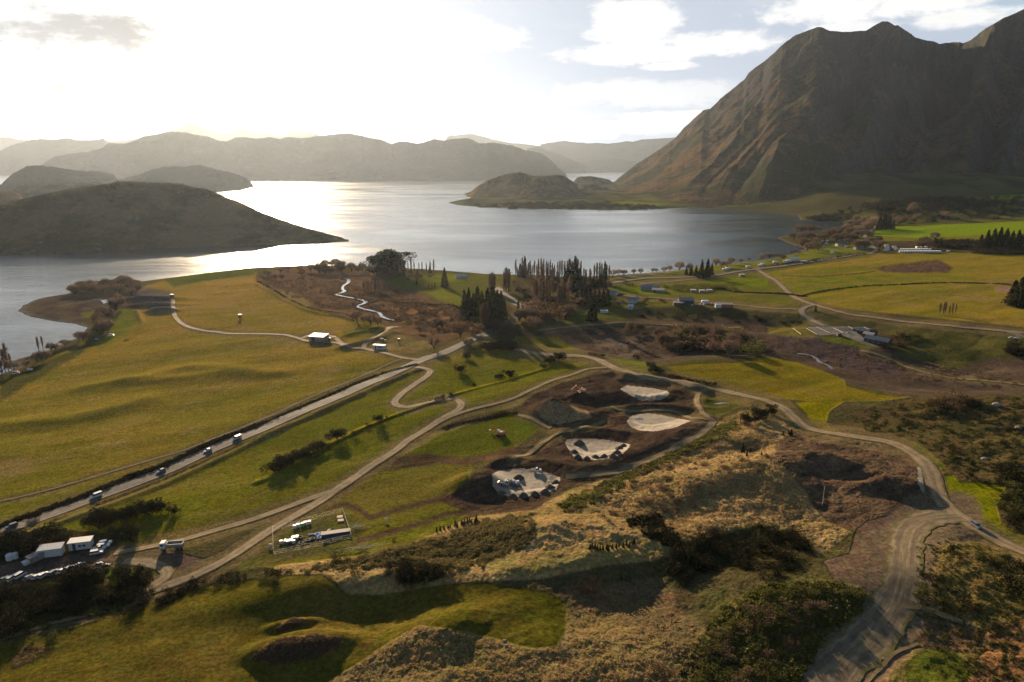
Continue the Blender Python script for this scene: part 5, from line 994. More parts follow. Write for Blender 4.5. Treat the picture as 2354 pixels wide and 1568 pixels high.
stuff('tussock_grass', TUS, 8000, (.5, 1.0), M_STRAW, 'straw coloured tussock grass covering the sunlit hillside', 101, n=10, flat=1.0, leaf=.2)
stuff('tussock_grass', [(900,1290),(1010,1240),(1100,1195),(1230,1180),(1220,1250),(1100,1300),(1050,1310)], 4000, (.8, 1.6), M_KHAKI, 'olive brown scrub on the slope above the fairway', 102)
stuff('scrub', [(1280,1165),(1350,1125),(1500,1062),(1610,1008),(1690,965),(1700,985),(1600,1035),(1480,1090),(1380,1145),(1310,1180)], 3800, (.9, 2.2), M_OLIVE, 'low olive scrub along the edge of the earthworks', 103)
stuff('scrub', [(1600,1480),(1660,1400),(1760,1345),(1900,1335),(1990,1362),(1980,1400),(1900,1455),(1850,1540),(1800,1640),(1500,1640),(1600,1560)], 6500, (1.0, 2.4), M_OLIVE, 'dense green scrub filling the lower right slope', 104, cut=-.02)
thicket(rnd_in([(1600,1500),(1660,1420),(1760,1360),(1900,1345),(1980,1370),(1900,1450),(1800,1560),(1600,1600)], 70, 10, 24, 45, 1.3), 'scrubby', 'mass of taller green shrubs within the lower right scrub', 45)
thicket(rnd_in([(1600,1520),(1680,1420),(1800,1380),(1900,1400),(1800,1520),(1700,1600)], 34, 12, 26, 46, 1.2), 'brownshrub', 'mass of taller brown shrubs within the lower right scrub', 46)
thicket(rnd_in([(1280,1165),(1420,1110),(1560,1050),(1700,1010),(1780,1060),(1600,1180),(1440,1220)], 60, 4, 11, 47, 1.5), 'brownshrub', 'mass of small brown shrubs dotted over the golden hillside', 47)
stuff('scrub', [(1580,1500),(1700,1400),(1900,1350),(1960,1380),(1850,1500),(1760,1600),(1560,1600)], 2600, (1.0, 2.6), M_KHAKI, 'brown-green scrub mixed through the lower right slope', 105, cut=-.1)
stuff('scrub', [(1440,1195),(1500,1180),(1560,1230),(1565,1262),(1500,1245)], 900, (1.0, 2.0), M_DARK, 'dark scrub in the fold of the golden slope', 106)
stuff('scrub', [(-40,1370),(120,1345),(330,1362),(300,1395),(120,1432),(-40,1480)], 2600, (1.2, 2.6), M_SCRUB, 'dark scrub below the parking yard', 107)
stuff('scrub', [(640,1318),(800,1285),(1000,1240),(1100,1200),(1230,1180),(1100,1280),(900,1300),(760,1310)], 3000, (.8, 1.8), M_KHAKI, 'mixed scrub band above the fairway', 108)
stuff('tussock_grass', [(575,1515),(610,1485),(660,1465),(730,1458),(790,1468),(775,1490),(720,1515),(640,1526)], 1400, (.5, 1.1), M_RUST, 'brown rough grass on the big mound in the lower left green', 109, cut=-2)
stuff('tussock_grass', [(632,1450),(650,1430),(690,1418),(704,1423),(680,1440),(645,1455)], 400, (.5, 1.0), M_RUST, 'brown rough grass on the small mound in the lower left green', 110, cut=-2)
stuff('reeds', [(600,650),(700,640),(860,650),(960,690),(1060,712),(1100,745),(1020,775),(900,740),(820,715),(720,700)], 5000, (1.2, 2.8), M_RUST, 'brown reeds and low growth over the wetland', 111, cut=-.1)
stuff('scrub', [(1300,770),(1480,745),(1700,750),(1900,790),(2100,840),(2300,850),(2353,900),(2000,860),(1780,812),(1500,825),(1350,800)], 3500, (1.2, 2.8), M_RUST, 'brown dry growth over the valley floor', 112, cut=.1)
stuff('scrub', [(1950,960),(2100,925),(2353,910),(2353,1080),(2200,1090),(2110,1010),(2000,990)], 2600, (.8, 2.0), M_SCRUB, 'patchy scrub over the slope right of the haul road', 113, cut=.15)
stuff('scrub', [(2110,1260),(2200,1230),(2353,1290),(2353,1568),(2200,1568),(2090,1400)], 2200, (.5, 1.3), M_SCRUB, 'patchy rough growth right of the rutted road', 114, cut=.1)
stuff('scrub', [(1080,470),(1200,466),(1400,470),(1540,476),(1480,481),(1300,480),(1100,474)], 2200, (4, 9), M_DARK, 'dark bush fringe along the far headland shore', 115, cut=-.3)
stuff('scrub', [(1850,500),(2000,470),(2200,455),(2353,450),(2353,500),(2100,512),(1980,515)], 3000, (3, 7), M_DARK, 'dark scrub scattered over the foothills', 116, cut=.12)
stuff('tussock_grass', [(780,1560),(960,1445),(1080,1460),(1220,1500),(1300,1480),(1320,1400),(1480,1400),(1640,1460),(1600,1568)], 5200, (.3, .8), M_STRAW, 'short straw grass on the bottom knoll', 117, n=8, flat=1.0, leaf=.2, cut=.0)
def hedge(P, size, mat, label, cat, n, seed, jit=.9):
    A = ground_path(P, 1.0); r = np.random.default_rng(seed); i = r.integers(0, len(A), n); q = A[i]+r.normal(size=(n, 2))*jit
    gap = perlin(i*.06, i*0+seed*1.3) > -.35; q = q[gap]; pts = np.stack([q[:, 0], q[:, 1], HG(q[:, 0], q[:, 1])+.1], 1)
    s_ = r.uniform(size[0], size[1], len(pts)); N = len(pts); m_ = 16; u = r.normal(size=(N, m_, 3)); u /= np.linalg.norm(u, axis=2)[..., None]; u[..., 2] = np.abs(u[..., 2])
    C0 = pts[:, None]+u*s_[:, None, None]*(.35+.65*r.random((N, m_, 1)))*.6; V = tris_at(C0.reshape(-1, 3), np.repeat(s_, m_)[:, None]*.15, r, .9, .2)
    tag(link('hedge', tri_mesh('hedge', V, mat)), label, cat)
hedge([(-30,1225),(32,1199),(125,1166),(222,1129),(300,1096)], (1.0,2.0), M_DARK, 'dark scrub hedge along the lower left stretch of highway', 'hedge', 900, 1)
hedge([(300,1096),(375,1071),(477,1023),(545,997),(588,980)], (1.0,2.3), M_DARK, 'dark scrub hedge along the middle stretch of highway', 'hedge', 900, 2)
hedge([(588,980),(646,955),(763,906),(851,869),(955,838)], (.7,1.6), M_DARK, 'low dark hedge along the upper stretch of highway', 'hedge', 1100, 3)
hedge([(125,1196),(222,1160),(375,1101),(545,1026),(646,983),(763,932),(860,892),(935,858)], (.5,1.1), M_RUST, 'low tan verge growth on the right side of the highway', 'hedge', 1500, 4, .7)
hedge([(592,648),(612,658),(650,680),(700,705),(740,715),(790,722),(810,731)], (.8,1.6), M_DARK, 'dark hedge along the edge of the wetland', 'hedge', 500, 5, .8)
hedge([(1190,950),(1160,952),(1100,965),(1040,978),(1000,995)], (.6,1.5), M_DARK, 'low dark hedge beside the muddy track', 'hedge', 350, 6, .8)
hedge([(1845,680),(1880,672),(1930,664),(2000,657),(2060,655),(2150,651),(2260,652),(2320,655)], (1.2,2.4), M_DARK, 'thin dark hedge across the big paddocks', 'hedge', 600, 7, .8)
hedge([(1800,634),(1870,636),(1930,632),(1980,628),(2010,624)], (1,2), M_RUST, 'thin brown hedge across the far golden paddock', 'hedge', 260, 8, .6)
hedge([(1690,672),(1740,674),(1800,676),(1850,682)], (1.4,2.6), M_DARK, 'dark hedge behind the farm paddock', 'hedge', 300, 9, .8)
hedge([(1000,700),(1040,702),(1060,712),(1100,722),(1060,704)], (1,2), M_DARK, 'dark hedge below the lakeside lawn', 'hedge', 250, 10, .8)
hedge([(855,694),(880,690),(920,695),(960,697),(1000,702)], (1.6,3.0), M_RUST, 'brown hedge on the wetland bank', 'hedge', 500, 11, 1.2)
#@@THINGS
# ------------------------------------------------------------------ built things and vehicles
class MB:
    """collects shaped pieces and links them as one mesh"""
    def __init__(s): s.V = []; s.F = []
    def box(s, x0, x1, y0, y1, z0, z1, tx=0.0, ty=0.0, sx=0.0):
        """box with its top drawn in by tx, ty and shifted by sx"""
        k = len(s.V); s.V += [(x0,y0,z0),(x1,y0,z0),(x1,y1,z0),(x0,y1,z0),(x0+tx+sx,y0+ty,z1),(x1-tx+sx,y0+ty,z1),(x1-tx+sx,y1-ty,z1),(x0+tx+sx,y1-ty,z1)]
        s.F += [tuple(k+i for i in f) for f in ((0,3,2,1),(4,5,6,7),(0,1,5,4),(1,2,6,5),(2,3,7,6),(3,0,4,7))]; return s
    def prism(s, prof, y0, y1, inset=0.0, zin=1e9):
        """side outline (x, z) extruded across; points above zin are drawn in sideways"""
        k = len(s.V); n = len(prof)
        for x, z in prof: s.V.append((x, y0+(inset if z > zin else 0), z))
        for x, z in prof: s.V.append((x, y1-(inset if z > zin else 0), z))
        s.F.append(tuple(k+i for i in range(n))[::-1]); s.F.append(tuple(k+n+i for i in range(n)))
        for i in range(n): j = (i+1) % n; s.F.append((k+i, k+j, k+n+j, k+n+i))
        return s
    def cyl(s, c, r, L, axis='y', n=12, r2=None):
        k = len(s.V); r2 = r if r2 is None else r2
        for e, q in ((-L/2, r), (L/2, r2)):
            for i in range(n):
                a = 2*math.pi*i/n; u, w = q*math.cos(a), q*math.sin(a)
                s.V.append({'y': (c[0]+u, c[1]+e, c[2]+w), 'x': (c[0]+e, c[1]+u, c[2]+w), 'z': (c[0]+u, c[1]+w, c[2]+e)}[axis])
        s.F.append(tuple(k+i for i in range(n))); s.F.append(tuple(k+n+i for i in range(n))[::-1])
        for i in range(n): j = (i+1) % n; s.F.append((k+i, k+n+i, k+n+j, k+j))
        return s
    def bar(s, p, q, w):
        p = np.array(p, float); q = np.array(q, float); d = q-p; d /= np.linalg.norm(d); e = np.cross(d, [0, .1, 1]); e /= np.linalg.norm(e); f = np.cross(d, e); k = len(s.V)
        for c in (p, q):
            for a, b_ in ((-1,-1),(1,-1),(1,1),(-1,1)): s.V.append(tuple(c+(e*a+f*b_)*w/2))
        s.F += [tuple(k+i for i in t_) for t_ in ((0,1,2,3),(7,6,5,4),(0,4,5,1),(1,5,6,2),(2,6,7,3),(3,7,4,0))]; return s
    def torus(s, c, R_, r, n=20, m=8):
        k = len(s.V)
        for i in range(n):
            a = 2*math.pi*i/n
            for j in range(m): b_ = 2*math.pi*j/m; s.V.append((c[0]+(R_+r*math.cos(b_))*math.cos(a), c[1]+(R_+r*math.cos(b_))*math.sin(a), c[2]+r*math.sin(b_)))
        for i in range(n):
            for j in range(m): s.F.append((k+i*m+j, k+((i+1) % n)*m+j, k+((i+1) % n)*m+(j+1) % m, k+i*m+(j+1) % m))
        return s
    def build(s, name, mat, parent=None, smooth=False):
        me = bpy.data.meshes.new(name); me.from_pydata([tuple(v) for v in s.V], [], s.F); me.materials.append(mat); me.update()
        if smooth: me.polygons.foreach_set('use_smooth', [True]*len(me.polygons))
        return link(name, me, parent)
def empty(name, loc=(0,0,0), rz=0.0):
    o = bpy.data.objects.new(name, None); COL.objects.link(o); o.location = loc; o.rotation_euler = (0, 0, rz); o.empty_display_size = .3; return o
KIDS = {}
def kids(o): return [c for c in list(COL.objects) if c.parent == o] if o.name not in KIDS else KIDS[o.name]
def copy_tree(o, parent=None):
    c = o.copy(); COL.objects.link(c)
    if parent: c.parent = parent
    ks = kids(o); KIDS[o.name] = ks; KIDS[c.name] = [copy_tree(k, c) for k in ks]; return c
def paint(name, col, rough=.35, metal=.0, spec=.5): return simple(name, col, rough, metal, 0, 1, spec)
P_WHITE = paint('white_paint', (.50,.50,.48), .4); P_SILVER = paint('silver_paint', (.42,.43,.44), .28, .5); P_DARKG = paint('dark_green_paint', (.05,.065,.05), .3)
P_GREY = paint('grey_paint', (.16,.165,.175), .3, .3); P_BLACK = paint('black_paint', (.03,.03,.033), .3); P_GLASS = paint('dark_glass', (.02,.025,.03), .08, 0, .6)
P_TYRE = paint('tyre_rubber', (.02,.02,.02), .9, 0, .1); P_RIM = paint('wheel_rim', (.35,.35,.36), .4, .6); P_ORANGE = paint('orange_paint', (.62,.13,.03), .45)
P_YEL = paint('yellow_paint', (.65,.40,.05), .45); P_STEEL = paint('grey_steel', (.25,.25,.25), .5, .4); P_BLUE = paint('blue_plastic', (.03,.22,.55), .5); P_GREENP = paint('green_plastic', (.05,.35,.20), .5)
P_BLACKP = paint('black_plastic', (.03,.03,.03), .6); P_ROOFW = simple('white_roof_sheet', (.42,.41,.38), .6, 0, .12, 2); P_WALLW = simple('white_wall', (.42,.41,.38), .8, 0, .1, 2)
P_ROOFG = simple('grey_roof_iron', (.16,.155,.15), .7, 0, .25, .8, .2); P_WALLG = simple('weathered_wall', (.20,.18,.155), .85, 0, .2, 1); P_WOODD = simple('dark_timber', (.06,.045,.035), .85, 0, .2, 2)
P_RED = simple('rusty_red_wall', (.25,.07,.045), .8, 0, .25, 1); P_WOODL = simple('pale_timber', (.36,.29,.20), .85, 0, .2, 2); P_TANROOF = simple('tan_roof', (.30,.25,.20), .8, 0, .1, 1)
P_RED2 = paint('red_lamp', (.4,.02,.02), .3)
def wheels(root, xs, hw, r=.34, w=.24):
    for x in xs:
        for s_ in (-1, 1):
            wl = MB().cyl((x, s_*(hw-w*.5), r), r, w).build('wheel', P_TYRE, root); MB().cyl((x, s_*(hw-w*.5), r), r*.58, w+.03).build('rim', P_RIM, wl)
def make_car(name, mat, kind='car'):
    o = empty(name)
    if kind == 'car':
        MB().prism([(-2.2,.35),(2.15,.35),(2.2,.62),(2.0,.84),(1.1,.95),(-1.9,1.0),(-2.2,.8)], -.9, .9, .06, .7).build('body', mat, o)
        MB().prism([(1.05,.95),(.35,1.44),(-1.3,1.46),(-1.95,1.0)], -.8, .8, .12, 1.2).build('window_band', P_GLASS, o)
        MB().prism([(.32,1.45),(.28,1.49),(-1.25,1.51),(-1.32,1.46)], -.68, .68).build('roof', mat, o)
    elif kind == 'suv':
        MB().prism([(-2.35,.42),(2.25,.42),(2.32,.78),(2.15,1.02),(1.2,1.12),(-2.3,1.15),(-2.38,.8)], -.95, .95, .04, .9).build('body', mat, o)
        MB().prism([(1.15,1.12),(.5,1.70),(-2.15,1.72),(-2.3,1.14)], -.86, .86, .1, 1.4).build('window_band', P_GLASS, o)
        MB().prism([(.5,1.70),(.42,1.78),(-2.1,1.80),(-2.2,1.71)], -.76, .76).build('roof', mat, o)
    elif kind == 'van':
        MB().prism([(-2.5,.4),(2.35,.4),(2.42,.9),(1.85,1.25),(-2.5,1.25)], -.95, .95).build('body', mat, o)
        MB().prism([(1.85,1.25),(1.1,1.95),(-2.45,1.98),(-2.5,1.25)], -.93, .93, .06, 1.6).build('window_band', P_GLASS, o)
        MB().prism([(1.1,1.95),(.95,2.08),(-2.4,2.1),(-2.46,1.9)], -.85, .85).build('roof', mat, o)
    elif kind == 'ute':
        MB().prism([(-2.6,.48),(2.4,.48),(2.45,.85),(2.3,1.05),(1.3,1.15),(.0,1.15),(-.35,1.15),(-.35,.75),(-2.55,.75)], -.93, .93).build('body', mat, o)
        MB().prism([(1.25,1.15),(.65,1.74),(-.25,1.74),(-.38,1.15)], -.84, .84, .1, 1.4).build('window_band', P_GLASS, o); MB().prism([(.65,1.74),(.6,1.8),(-.22,1.8),(-.28,1.74)], -.74, .74).build('roof', mat, o)
        b = MB(); b.box(-2.6,-.42,-.93,-.86,.75,1.12); b.box(-2.6,-.42,.86,.93,.75,1.12); b.box(-2.62,-2.55,-.855,.855,.75,1.12); b.build('tray', mat, o)
    xs = (1.4, -1.4) if kind != 'ute' else (1.55, -1.6); wheels(o, xs, .95)
    for s_ in (-1, 1): MB().box(2.2,2.36,s_*.68-.16,s_*.68+.16,.66,.80).build('headlight', P_RIM, o)
    return o
PARK = (4000., -1200., 6.)
VEH = {}
def vehicle(kind, mname, mat):
    k = (kind, mname)
    if k not in VEH:
        nm = {'car': 'parked_car', 'suv': 'parked_car', 'van': 'van', 'ute': 'pickup_truck'}[kind]; VEH[k] = [make_car(nm, mat, kind), False]
    r = VEH[k]
    if not r[1]: r[1] = True; KIDS[r[0].name] = kids(r[0]); return r[0]
    return copy_tree(r[0])
def put(o, px, py, rz=None, to=None, lift=.12, scale=1.0):
    p = P3(px, py)
    if to is not None: q = P3(*to); rz = math.atan2(q.y-p.y, q.x-p.x)
    o.location = (p.x, p.y, float(HG(p.x, p.y))+lift); o.rotation_euler = (0, 0, rz or 0)
    if rz is not None or to is not None:      # sit on the slope along the heading
        c, s_ = math.cos(rz), math.sin(rz); dz = float(HG(p.x+c*1.6, p.y+s_*1.6)-HG(p.x-c*1.6, p.y-s_*1.6)); o.rotation_euler = (0, -math.atan2(dz, 3.2), rz)
    if scale != 1.0: o.scale = (scale,)*3
    return o
MATS = {'white': P_WHITE, 'silver': P_SILVER, 'dark green': P_DARKG, 'grey': P_GREY, 'black': P_BLACK}
def car(kind, colr, px, py, label, group=None, rz=None, to=None, scale=.82):
    o = vehicle(kind, colr, MATS[colr]); put(o, px, py, rz, to, .14, scale); cat = {'car': 'car', 'suv': 'car', 'van': 'van', 'ute': 'pickup'}[kind]
    for k_ in ('label', 'category', 'group'):
        if k_ in o: del o[k_]
    return tag(o, label, cat, group)
G_ = 'vehicles driving on the highway'
car('suv', 'dark green', 26, 1214, 'dark green car on the highway at the far left edge', G_, to=(0, 1224))
car('van', 'white', 222, 1143, 'white van on the highway above the row of evergreens', G_, to=(180, 1158))
car('car', 'grey', 371, 1085, 'dark grey car on the highway, middle of the five driving vehicles', G_, to=(330, 1102))
car('car', 'silver', 478, 1038, 'silver car on the highway left of the row of trees in the paddock', G_, to=(440, 1054))
car('van', 'silver', 545, 1010, 'silver van on the highway, farthest of the five driving vehicles', G_, to=(510, 1025))
G_ = 'cars parked along the lower edge of the yard'
row = [('car','dark green',10,1335),('suv','white',28,1333),('van','white',46,1327),('car','grey',66,1331),('car','white',85,1329),('suv','white',101,1326),('suv','grey',124,1320),('car','white',144,1315),('suv','silver',162,1310),('car','white',183,1302)]
for i, (k_, c_, x_, y_) in enumerate(row): car(k_, c_, x_, y_, f"{c_} {'van' if k_ == 'van' else 'car'} parked along the lower edge of the yard, {ordn(i)} from the left", G_, rz=R(76), scale=.74)
car('ute', 'grey', 226, 1305, 'grey pickup parked right of the tree at the yard edge', G_, rz=R(78)); car('ute', 'black', 240, 1309, 'dark trailer-like pickup at the right end of the lower parking row', G_, rz=R(78))
G_ = 'cars parked together beside the site office'
for i, (k_, c_, x_, y_) in enumerate([('suv','silver',243,1252),('suv','white',238,1259),('ute','white',228,1265),('suv','white',223,1274)]):
    car(k_, c_, x_, y_, f"{c_} {'pickup' if k_ == 'ute' else 'car'} beside the site office, {ordn(i)} from the top of the group", G_, rz=R(22))
car('suv', 'grey', 2243, 1212, 'dark car parked on the haul road at the lower right', None, to=(2252, 1218))
car('ute', 'white', 1233, 1084, 'white pickup on the nearest gravel pad', None, rz=R(-12))
car('car', 'silver', 1951, 767, 'silver car in the lodge car park', 'cars in the lodge car park', rz=R(10)); car('suv', 'black', 1964, 761, 'black car in the lodge car park', 'cars in the lodge car park', rz=R(-20))
car('van', 'white', 2023, 781, 'white van behind the lodge', None, rz=R(-35))
car('car', 'white', 2324, 778, 'left one of two white cars at the end of the right gravel road', 'cars at the end of the gravel road', rz=R(5)); car('car', 'white', 2335, 780, 'right one of two white cars at the end of the right gravel road', 'cars at the end of the gravel road', rz=R(-5))
car('car', 'white', 67, 852, 'small white car beside the left lake beach', None, rz=R(20)); car('car', 'silver', 222, 782, 'silver car under the left shore willows', None, rz=R(-25)); car('van', 'white', 255, 773, 'cream-lit van beside the left shore willows', None, rz=R(30))
car('van', 'white', 38, 860, 'camper van beside the thin poplars on the left beach', None, rz=R(15)); car('suv', 'white', 536/4+596, 779, 'white car parked against the big shed', None, rz=R(10)); car('suv', 'black', 882, 797, 'dark car behind the long white cabin', None, rz=R(-10))

def gable(name, L, Wd, hw, hr, wall, roof, over=.35, skill=False, windows=0, door=True):
    o = empty(name); b = MB(); b.box(-L/2, L/2, -Wd/2, Wd/2, -.6, hw)
    k = len(b.V); b.V += [(-L/2,-Wd/2,hw),(-L/2,Wd/2,hw),(-L/2,0,hr),(L/2,-Wd/2,hw),(L/2,Wd/2,hw),(L/2,0,hr)]; b.F += [(k,k+2,k+1),(k+3,k+4,k+5)]; b.build('wall', wall, o)
    r_ = MB(); a = (hr-hw)/(Wd/2); e = Wd/2+over; ze = hr-a*e; x0, x1 = -L/2-over, L/2+over; t_ = .12
    if skill: r_.prism([(0,0)], 0, 0) if False else None
    for s_ in (-1, 1):
        k = len(r_.V); r_.V += [(x0,0,hr+t_),(x1,0,hr+t_),(x1,s_*e,ze+t_),(x0,s_*e,ze+t_),(x0,0,hr+.01),(x1,0,hr+.01),(x1,s_*e,ze+.01),(x0,s_*e,ze+.01)]
        r_.F += [tuple(k+i for i in f) for f in ((0,1,2,3),(4,7,6,5),(0,4,5,1),(1,5,6,2),(2,6,7,3),(3,7,4,0))]
    r_.build('roof', roof, o)
    for i in range(windows):
        x = -L/2+L*(i+.75)/(windows+.5)
        f = MB().box(x-.6, x+.6, -Wd/2-.05, -Wd/2+.02, 1.0, 2.0).build('window', P_WHITE, o); MB().box(x-.5, x+.5, -Wd/2-.08, -Wd/2-.045, 1.08, 1.92).build('pane', P_GLASS, f)
    if door: MB().box(L/2-.02, L/2+.06, -.5, .5, 0, 2.05).build('door', P_WOODD, o)
    return o
def shedroof(name, L, Wd, h0_, h1_, wall, roof, doorw=0, windows=0, lift=0.0):
    o = empty(name); b = MB(); b.prism([(-Wd/2, lift-.5 if not lift else lift), (Wd/2, lift-.5 if not lift else lift), (Wd/2, h1_), (-Wd/2, h0_)], -L/2, L/2); b.V = [(y, x, z) for x, y, z in b.V]; b.F = [f[::-1] for f in b.F]; b.build('wall', wall, o)
    r_ = MB(); r_.prism([(-Wd/2-.25, h0_+.02), (Wd/2+.25, h1_+.02), (Wd/2+.25, h1_+.16), (-Wd/2-.25, h0_+.16)], -L/2-.25, L/2+.25); r_.V = [(y, x, z) for x, y, z in r_.V]; r_.F = [f[::-1] for f in r_.F]; r_.build('roof', roof, o)
    if doorw: MB().box(-L*.32, -L*.32+doorw, -Wd/2-.06, -Wd/2+.01, lift, min(h0_-.3, 3.4)+0*lift).build('door', P_WOODD, o)
    for i in range(windows):
        x = -L*.05+L*.4*(i+.3)/max(windows, 1); f = MB().box(x-.5, x+.5, -Wd/2-.05, -Wd/2+.01, lift+1.0, lift+1.8).build('window', P_SILVER, o); MB().box(x-.43, x+.43, -Wd/2-.075, -Wd/2-.046, lift+1.06, lift+1.74).build('pane', P_GLASS, f)
    if lift:
        for x in (-L/2+.4, L/2-.4):
            for y in (-Wd/2+.3, Wd/2-.3): MB().box(x-.12, x+.12, y-.12, y+.12, -.4, lift-.005).build('foot', P_WOODD, o)
    return o
def place(o, px, py, rz, label, cat, group=None, lift=.0, scale=1.0):
    p = P3(px, py); o.location = (p.x, p.y, p.z+lift); o.rotation_euler = (0, 0, R(rz)); o.scale = (scale,)*3; return tag(o, label, cat, group)
place(shedroof('farm_shed', 11.5, 7.5, 3.6, 4.4, P_WALLG, P_ROOFW, 2.6, 1), 733, 783, -14, 'big grey shed with a pale roof on the left pasture', 'shed')
place(shedroof('site_cabin', 8.2, 2.7, 2.9, 3.0, P_WALLW, P_ROOFW, .9, 3, .35), 872, 803, -12, 'long white cabin on the gravel patch left of the highway', 'cabin', lift=.1)
place(shedroof('site_office', 6.4, 3.0, 3.0, 3.1, P_WALLW, P_ROOFW, .9, 2, .35), 188, 1261, 14, 'white site office with a door and windows above the parked cars', 'site office', lift=.1)
place(shedroof('store_container', 6.6, 2.9, 3.0, 3.4, P_WALLW, P_ROOFW, 0, 0, .35), 120, 1278, 15, 'bright white container with a ribbed roof on the yard', 'container', lift=.1)
place(shedroof('tool_trailer', 4.6, 2.3, 2.3, 2.4, P_WALLG, P_ROOFG, 0, 0, .5), 85, 1290, 62, 'dark grey box trailer between the white container and the yard edge', 'trailer', lift=.1)
place(shedroof('flat_trailer', 4.0, 1.3, 1.5, 1.5, P_WHITE, P_WHITE, 0, 0, .5), 71, 1296, 66, 'narrow white trailer beside the dark box trailer', 'trailer', lift=.1)
for x_, y_, w_, lab in ((23, 1286, 2.2, 'lower white tank at the far left of the yard'), (36, 1283, 1.6, 'upright white tank at the far left of the yard')):
    o = empty('water_tank'); MB().cyl((0,0,.9), w_*.5, 1.8, 'z', 16).build('shell', P_WHITE, o); MB().cyl((0,0,1.95), w_*.5, .3, 'z', 16, w_*.2).build('lid', P_WHITE, o); place(o, x_, y_, 0, lab, 'tank', 'white tanks in the yard')
# dump truck
def make_truck():
    o = empty('dump_truck'); MB().prism([(1.7,.7),(3.5,.7),(3.55,1.6),(3.3,2.75),(1.75,2.8)], -1.15, 1.15, .08, 2.5).build('cab', P_WHITE, o); MB().box(3.2,3.56,-.95,.95,1.65,2.4,.1,.06).build('windscreen', P_GLASS, o)
    for s_ in (-1, 1): MB().box(2.2,3.1,s_*1.16-.03,s_*1.16+.03,1.7,2.35).build('side_window', P_GLASS, o)
    b = MB(); b.box(-3.6,1.4,-1.15,1.15,1.05,1.15); b.box(-3.6,1.4,-1.2,-1.1,1.16,2.2); b.box(-3.6,1.4,1.1,1.2,1.16,2.2); b.box(1.3,1.42,-1.09,1.09,1.16,2.4); b.box(-3.65,-3.55,-1.09,1.09,1.16,2.1); b.build('dump_bed', P_STEEL, o)
    MB().box(-3.5,3.3,-.5,.5,.6,1.0).build('chassis', P_BLACK, o); wheels(o, (2.6,-1.5,-2.7), 1.15, .5, .32); return o
put(tag(make_truck(), 'white dump truck with a grey bed beside the yard entrance', 'truck'), 396, 1262, R(186), None, .1)
# diggers
def make_digger():
    o = empty('excavator'); b = MB()
    for s_ in (-1, 1): MB().prism([(-1.9,.35),(-1.6,0),(1.6,0),(1.9,.35),(1.6,.8),(-1.6,.8)], s_*1.15-.28, s_*1.15+.28).build('track', P_BLACK, o)
    MB().box(-1.9,1.3,-1.25,1.25,.95,1.9,.1,.05).build('body', P_ORANGE, o); MB().box(.0,1.3,.25,1.2,1.92,2.9,.12,.08).build('cab', P_WHITE, o); MB().box(.2,1.32,.33,1.12,2.1,2.75).build('cab_window', P_GLASS, o); MB().box(-1.9,-1.0,-1.2,1.2,1.92,2.2).build('counterweight', P_BLACK, o)
    MB().bar((1.2,-.3,1.5), (4.0,-.3,3.7), .42).build('boom', P_ORANGE, o); MB().bar((3.9,-.3,3.75), (5.6,-.3,1.6), .32).build('arm', P_ORANGE, o); MB().prism([(5.3,1.7),(6.1,1.5),(6.0,.7),(5.3,.4),(4.9,1.0)], -.75, .15).build('bucket', P_STEEL, o); return o
put(tag(make_digger(), 'orange and white excavator on the green strip left of the earthworks', 'excavator', 'orange excavators'), 1150, 1001, R(150), None, .0)
put(tag(make_digger(), 'orange excavator on the dark soil at the top of the earthworks', 'excavator', 'orange excavators'), 1337, 903, R(195), None, .0)
def make_loader():
    o = empty('wheel_loader'); MB().box(-1.9,.2,-.9,.9,.7,1.7,.1,.05).build('body', P_GREY, o); MB().box(-.5,.8,-.7,.7,1.3,2.6,.1,.08).build('cab', P_WHITE, o); MB().box(-.4,.85,-.6,.6,1.7,2.4).build('cab_window', P_GLASS, o)
    MB().bar((.6,.0,1.2), (2.4,.0,.6), .4).build('lift_arm', P_YEL, o); MB().prism([(2.2,.1),(3.1,.1),(3.1,.3),(2.5,1.0),(2.2,.9)], -1.1, 1.1).build('bucket', P_STEEL, o); wheels(o, (1.1,-1.2), 1.0, .6, .4); return o
LD = make_loader(); KIDS[LD.name] = kids(LD)
for i, (x_, y_, a_) in enumerate([(1155,1117,160),(1171,1113,150),(1179,1115,120),(1190,1117,100)]):
    o = LD if i == 0 else copy_tree(LD); put(tag(o, f'small wheel loader on the nearest gravel pad, {ordn(i)} from the left', 'loader', 'loaders on the nearest pad'), x_, y_, R(a_), None, .1, .8)
# gravel heaps
M_HEAP = simple('grey_gravel_heap', (.078,.067,.054), .95, 0, .25, 2.0, .0)
def heap(r, hh, seed, mat=M_HEAP):
    n, k = 15, 30; a = np.linspace(0, 2*math.pi, k, endpoint=False); q = np.linspace(0, 1, n)[:, None]
    rr_ = r*q*(1+.12*np.sin(a*3+seed)+.08*np.sin(a*5+seed*2)); z = hh*(1-q)**.95*(1-.25*np.exp(-q*6))*(1+.0*a)-.15*q
    x = rr_*np.cos(a); y = rr_*np.sin(a); z = z+0*a+.06*perlin(x*1.5+seed, y*1.5)*(q < .99); V = np.stack([x, y, z], -1).reshape(-1, 3)
    Q = [(i*k+j, i*k+(j+1) % k, (i+1)*k+(j+1) % k, (i+1)*k+j) for i in range(n-1) for j in range(k)]; return new_mesh('gravel_heap', V, quads=Q, mats=[mat], smooth=True)
HP = [heap(1.0, .62, s_) for s_ in (1, 2.5, 4)]
